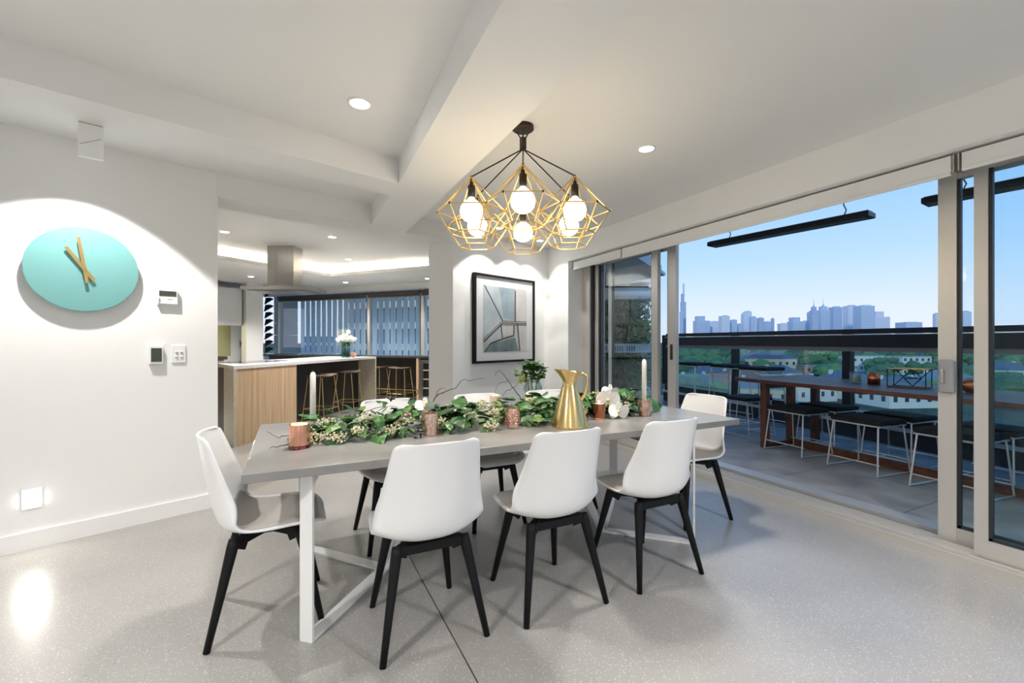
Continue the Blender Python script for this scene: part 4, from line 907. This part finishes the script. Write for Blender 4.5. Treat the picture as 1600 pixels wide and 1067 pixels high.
rt_ = random.Random(11)
NAMES = ['dark rounded tree among the rooftops', 'mid green bushy tree among the rooftops', 'broad green tree among the rooftops', 'dark broad tree among the rooftops', 'full green tree among the rooftops']
def tree(x, y, s, k, label=None):
    t = thing('tree', label or NAMES[k], 'tree', (x, y, GZ), rt_.uniform(0, 6), 'trees of the suburb beyond the balcony'); t.scale = (s * rt_.uniform(.9, 1.2), s * rt_.uniform(.9, 1.2), s)
    link('crown', crowns[k], None, t); link('trunk', trunk_me, None, t)
cnt = 0; TP = []; HP = [(at(px, Z), w * .62 + 3.5) for px, Z, w in ((1195, 235, 26), (1290, 215, 22), (1345, 275, 20), (1215, 178, 15), (1322, 150, 18), (1405, 128, 17), (1110, 190, 15), (1150, 165, 14), (1255, 140, 15), (1420, 250, 16), (1475, 150, 17), (1085, 150, 13), (1185, 135, 14), (1560, 180, 18))]; tries = 0
while cnt < 190 and tries < 9000:
    tries += 1
    Z = 1.0 / rt_.uniform(1 / 620., 1 / 125.); px = rt_.uniform(1030, 1640); p = at(px, Z)
    sc_ = rt_.uniform(.75, 1.25) * (1 if Z < 300 else 1.25)
    if any((p - q).length < 4.3 * (sc_ + s2) for q, s2 in TP) or any((p - q).length < r2 + 3 * sc_ for q, r2 in HP): continue
    TP.append((p, sc_)); tree(p.x, p.y, sc_, rt_.randrange(5)); cnt += 1
def scatter(n, px, dz, sc, label, lim):
    done = 0
    for _ in range(1500):
        if done == n: break
        p = at(rt_.uniform(*px), rt_.uniform(*dz)); sc_ = rt_.uniform(*sc)
        if any((p - q).length < 4.6 * (sc_ + s2) for q, s2 in TP) or any((p - at(*c)).length < r for c, r in lim): continue
        TP.append((p, sc_)); tree(p.x, p.y, sc_, rt_.randrange(5), label); done += 1
scatter(26, (415, 690), (150, 420), (.9, 1.4), 'green tree beyond the kitchen louvres', [((560, 160), 30), ((650, 70), 20)])
hwall = [mat('house_cream', (.62, .58, .50), .8), mat('house_brick', (.42, .25, .18), .8), mat('house_white', (.70, .70, .68), .8)]
hroof = [mat('roof_slate', (.13, .17, .22), .6), mat('roof_grey', (.25, .29, .33), .6), mat('roof_terracotta', (.30, .15, .10), .7)]
hwinm = mat('house_window', (.04, .05, .07), .2)
def house(x, y, w, d, h, rz, wi, ri, label, floors=2, flat=False):
    t = thing('house', label, 'house', (x, y, GZ), rz, 'houses of the suburb beyond the balcony')
    G().box((0, 0, h / 2), (w, d, h)).put('walls', hwall[wi], t)
    if flat: G().box((0, 0, h + .15), (w + .6, d + .6, .3)).put('roof', hroof[1], t)
    else:
        g = G(); e = .5; rd = min(w, d) * .32; b = [(-w / 2 - e, -d / 2 - e, h), (w / 2 + e, -d / 2 - e, h), (w / 2 + e, d / 2 + e, h), (-w / 2 - e, d / 2 + e, h)]; r = [(-w / 2 + d / 2, 0, h + rd), (w / 2 - d / 2, 0, h + rd)] if w > d else [(0, -.1, h + rd), (0, .1, h + rd)]
        B_ = [g.b.verts.new(p) for p in b]; R_ = [g.b.verts.new(p) for p in r]
        for f in ((B_[0], B_[1], R_[1], R_[0]), (B_[2], B_[3], R_[0], R_[1]), (B_[1], B_[2], R_[1]), (B_[3], B_[0], R_[0]), (B_[3], B_[2], B_[1], B_[0])): g.b.faces.new(f)
        rf = g.put('roof', hroof[ri], t)
        for s in (-1, 1): G().box((s * w * .28, d * .1, h + rd * .75), (.9, .9, 1.9)).put('chimney', hwall[2], t)
    wm = G().box((0, 0, 0), (1.1, .12, 1.5)).mesh('window'); wm.materials.append(hwinm); n = max(2, int(w / 3.2))
    for fl_ in range(floors):
        for i in range(n): link('window', wm, None, t, (-w / 2 + w * (i + .5) / n, -d / 2 - .03, h * (fl_ + .5) / floors))
        for i in range(max(1, int(d / 3.5))): link('window', wm, None, t, (-w / 2 - .03, -d / 2 + d * (i + .5) / max(1, int(d / 3.5)), h * (fl_ + .5) / floors), R(90))
def hp(px, Z): p = at(px, Z); return p.x, p.y
H_ = [(1195, 235, 26, 12, 9.5, 0, 0, 'large cream villa with slate roof and chimneys among the trees', 2, 0), (1290, 215, 22, 9, 6.5, 1, 1, 'low orange brick flats with flat roof among the trees', 2, 1), (1345, 275, 20, 10, 9.5, 2, 1, 'white flat roofed building behind the dark tree', 2, 1), (1215, 178, 15, 9, 6.0, 0, 0, 'cream house with dark slate roof below the villa', 1, 0), (1322, 150, 18, 12, 5.0, 2, 0, 'white house with wide blue slate roof close below', 1, 0), (1405, 128, 17, 11, 5.0, 2, 0, 'white house with slate roof below the timber table', 1, 0), (1110, 190, 15, 9, 5.5, 1, 0, 'brick house with slate roof behind the tall stools', 1, 0), (1150, 165, 14, 9, 5.5, 1, 2, 'brick house with terracotta roof behind the tall stools', 1, 0), (1255, 140, 15, 10, 4.8, 2, 0, 'white cottage with slate roof below the glass', 1, 0), (1420, 250, 16, 10, 10, 2, 1, 'tall white flat roofed flats near the door post', 3, 1), (1475, 150, 17, 11, 5.2, 0, 1, 'cream house with pale grey roof near the door post', 1, 0), (1085, 150, 13, 9, 5, 2, 0, 'white cottage with slate roof beside the door frame', 1, 0), (1185, 135, 14, 10, 4.6, 0, 1, 'cream cottage with grey roof under the tall stools', 1, 0), (1560, 180, 18, 10, 7, 2, 0, 'white house with slate roof seen through the door glass', 2, 0)]
for px, Z, w, d, h, wi, ri, lb_, fl_, flat in H_:
    x, y = hp(px, Z); house(x, y, w, d, h, R(-26 + (px * 37 % 40) - 20), wi, ri, lb_, fl_, bool(flat))
# apartment tower outside the kitchen
x, y = hp(650, 70); tw = thing('apartment_tower', 'blue glass apartment tower with white balconies beyond the louvres', 'building', (x, y, GZ), R(-50)); G().box((0, 0, 14), (16, 12, 28)).put('core', mat('tower_glass', (.06, .16, .30), .2), tw)
for k in range(9): G().box((0, -6.5, 2.5 + k * 3), (15, 1.4, .9)).put('balcony', hwall[2], tw)
x, y = hp(560, 160); ob = thing('office_block', 'dark blue office block beyond the louvres', 'building', (x, y, GZ), R(-40)); G().box((0, 0, 10), (34, 14, 20)).put('core', MATS['tower_glass'], ob)
for k in range(5): G().box((0, -7.05, 3 + k * 3.6), (33, .2, 1.0)).put('spandrel', hwall[2], ob)
# city towers far away on the skyline
tmA = [mat('hazed_tower_bluegrey', (.44, .58, .74), .4), mat('hazed_tower_pale', (.60, .70, .82), .4), mat('hazed_tower_slate', (.36, .50, .68), .4)]  # distance haze is mixed into these pale blue base colours
SK = [(1947, 1830, 14, 171, 0, 'slim pale'), (1958, 1825, 25, 267, 2, 'very tall stepped'), (2049, 1780, 71, 142, 0, 'broad stepped'), (2112, 1749, 68, 114, 1, 'low wide pale'), (2163, 1724, 46, 146, 1, 'square pale'), (2208, 1702, 32, 124, 0, 'narrow'), (2243, 1685, 25, 103, 0, 'small'), (2274, 1670, 43, 172, 1, 'sail topped'), (2306, 1654, 29, 142, 0, 'crane topped'), (2344, 1635, 29, 135, 2, 'dark narrow'), (2376, 1620, 36, 114, 0, 'low'), (2405, 1605, 14, 132, 2, 'thin curved'), (2455, 1581, 39, 103, 1, 'low pale'), (2522, 1548, 68, 135, 0, 'broad blocky'), (2569, 1525, 36, 117, 1, 'plain pale'), (2590, 1515, 18, 167, 2, 'narrow dark'), (2612, 1504, 32, 205, 2, 'spired'), (2659, 1481, 50, 207, 0, 'spired stepped'), (2720, 1451, 50, 196, 2, 'plain tall'), (2795, 1414, 54, 203, 1, 'pale tall'), (2862, 1381, 75, 203, 0, 'massive square'), (2933, 1347, 82, 167, 1, 'curved shouldered'), (3087, 1271, 89, 110, 0, 'long low'), (3226, 1203, 24, 160, 1, 'pale slab'), (3366, 1135, 46, 171, 1, 'pale gridded')]
for i, (x, y, w, h, mi, kind) in enumerate(SK):
    kf = 1 + .06 * (i % 4); x, y, w, h = x * kf, y * kf, w * kf, 1.27 + (h - 1.27) * kf      # staggered city blocks
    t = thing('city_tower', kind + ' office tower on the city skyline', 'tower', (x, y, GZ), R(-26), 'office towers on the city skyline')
    hh_ = h - GZ; d = w * .8
    if 'spired' in kind:
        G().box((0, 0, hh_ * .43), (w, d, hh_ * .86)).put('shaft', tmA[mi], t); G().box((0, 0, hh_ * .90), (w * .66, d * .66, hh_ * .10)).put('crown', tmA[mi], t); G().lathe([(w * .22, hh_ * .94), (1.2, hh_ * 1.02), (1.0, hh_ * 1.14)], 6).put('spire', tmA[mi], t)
    elif 'sail' in kind:
        g = G(); n = 10; P = [(-w / 2 + w * i_ / n, hh_ * (.80 + .20 * math.sin(math.pi * (.15 + .55 * i_ / n)))) for i_ in range(n + 1)]
        V0 = [g.b.verts.new((x_, -d / 2, 0)) for x_, z_ in P] ; V1 = [g.b.verts.new((x_, -d / 2, z_)) for x_, z_ in P]; V2 = [g.b.verts.new((x_, d / 2, 0)) for x_, z_ in P]; V3 = [g.b.verts.new((x_, d / 2, z_)) for x_, z_ in P]
        for i_ in range(n):
            g.b.faces.new((V0[i_], V0[i_ + 1], V1[i_ + 1], V1[i_])); g.b.faces.new((V2[i_], V3[i_], V3[i_ + 1], V2[i_ + 1])); g.b.faces.new((V1[i_], V1[i_ + 1], V3[i_ + 1], V3[i_]))
        for q in (0, n): g.b.faces.new((V0[q], V1[q], V3[q], V2[q]))
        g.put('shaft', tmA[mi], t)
    elif 'stepped' in kind or 'shouldered' in kind or 'blocky' in kind:
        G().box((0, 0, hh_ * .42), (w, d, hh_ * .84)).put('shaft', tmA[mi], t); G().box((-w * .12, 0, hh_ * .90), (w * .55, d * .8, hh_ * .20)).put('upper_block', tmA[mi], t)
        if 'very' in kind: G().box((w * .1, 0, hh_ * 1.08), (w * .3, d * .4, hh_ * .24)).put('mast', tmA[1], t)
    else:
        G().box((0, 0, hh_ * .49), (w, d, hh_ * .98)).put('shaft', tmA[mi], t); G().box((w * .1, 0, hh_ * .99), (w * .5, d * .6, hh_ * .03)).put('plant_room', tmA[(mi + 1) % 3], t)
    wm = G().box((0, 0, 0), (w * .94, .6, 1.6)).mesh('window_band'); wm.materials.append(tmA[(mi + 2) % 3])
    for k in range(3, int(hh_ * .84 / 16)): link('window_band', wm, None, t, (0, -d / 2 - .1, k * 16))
scatter(40, (1050, 1640), (900, 1500), (2.0, 3.4), 'hazy tree on the far ridge below the city towers', [])
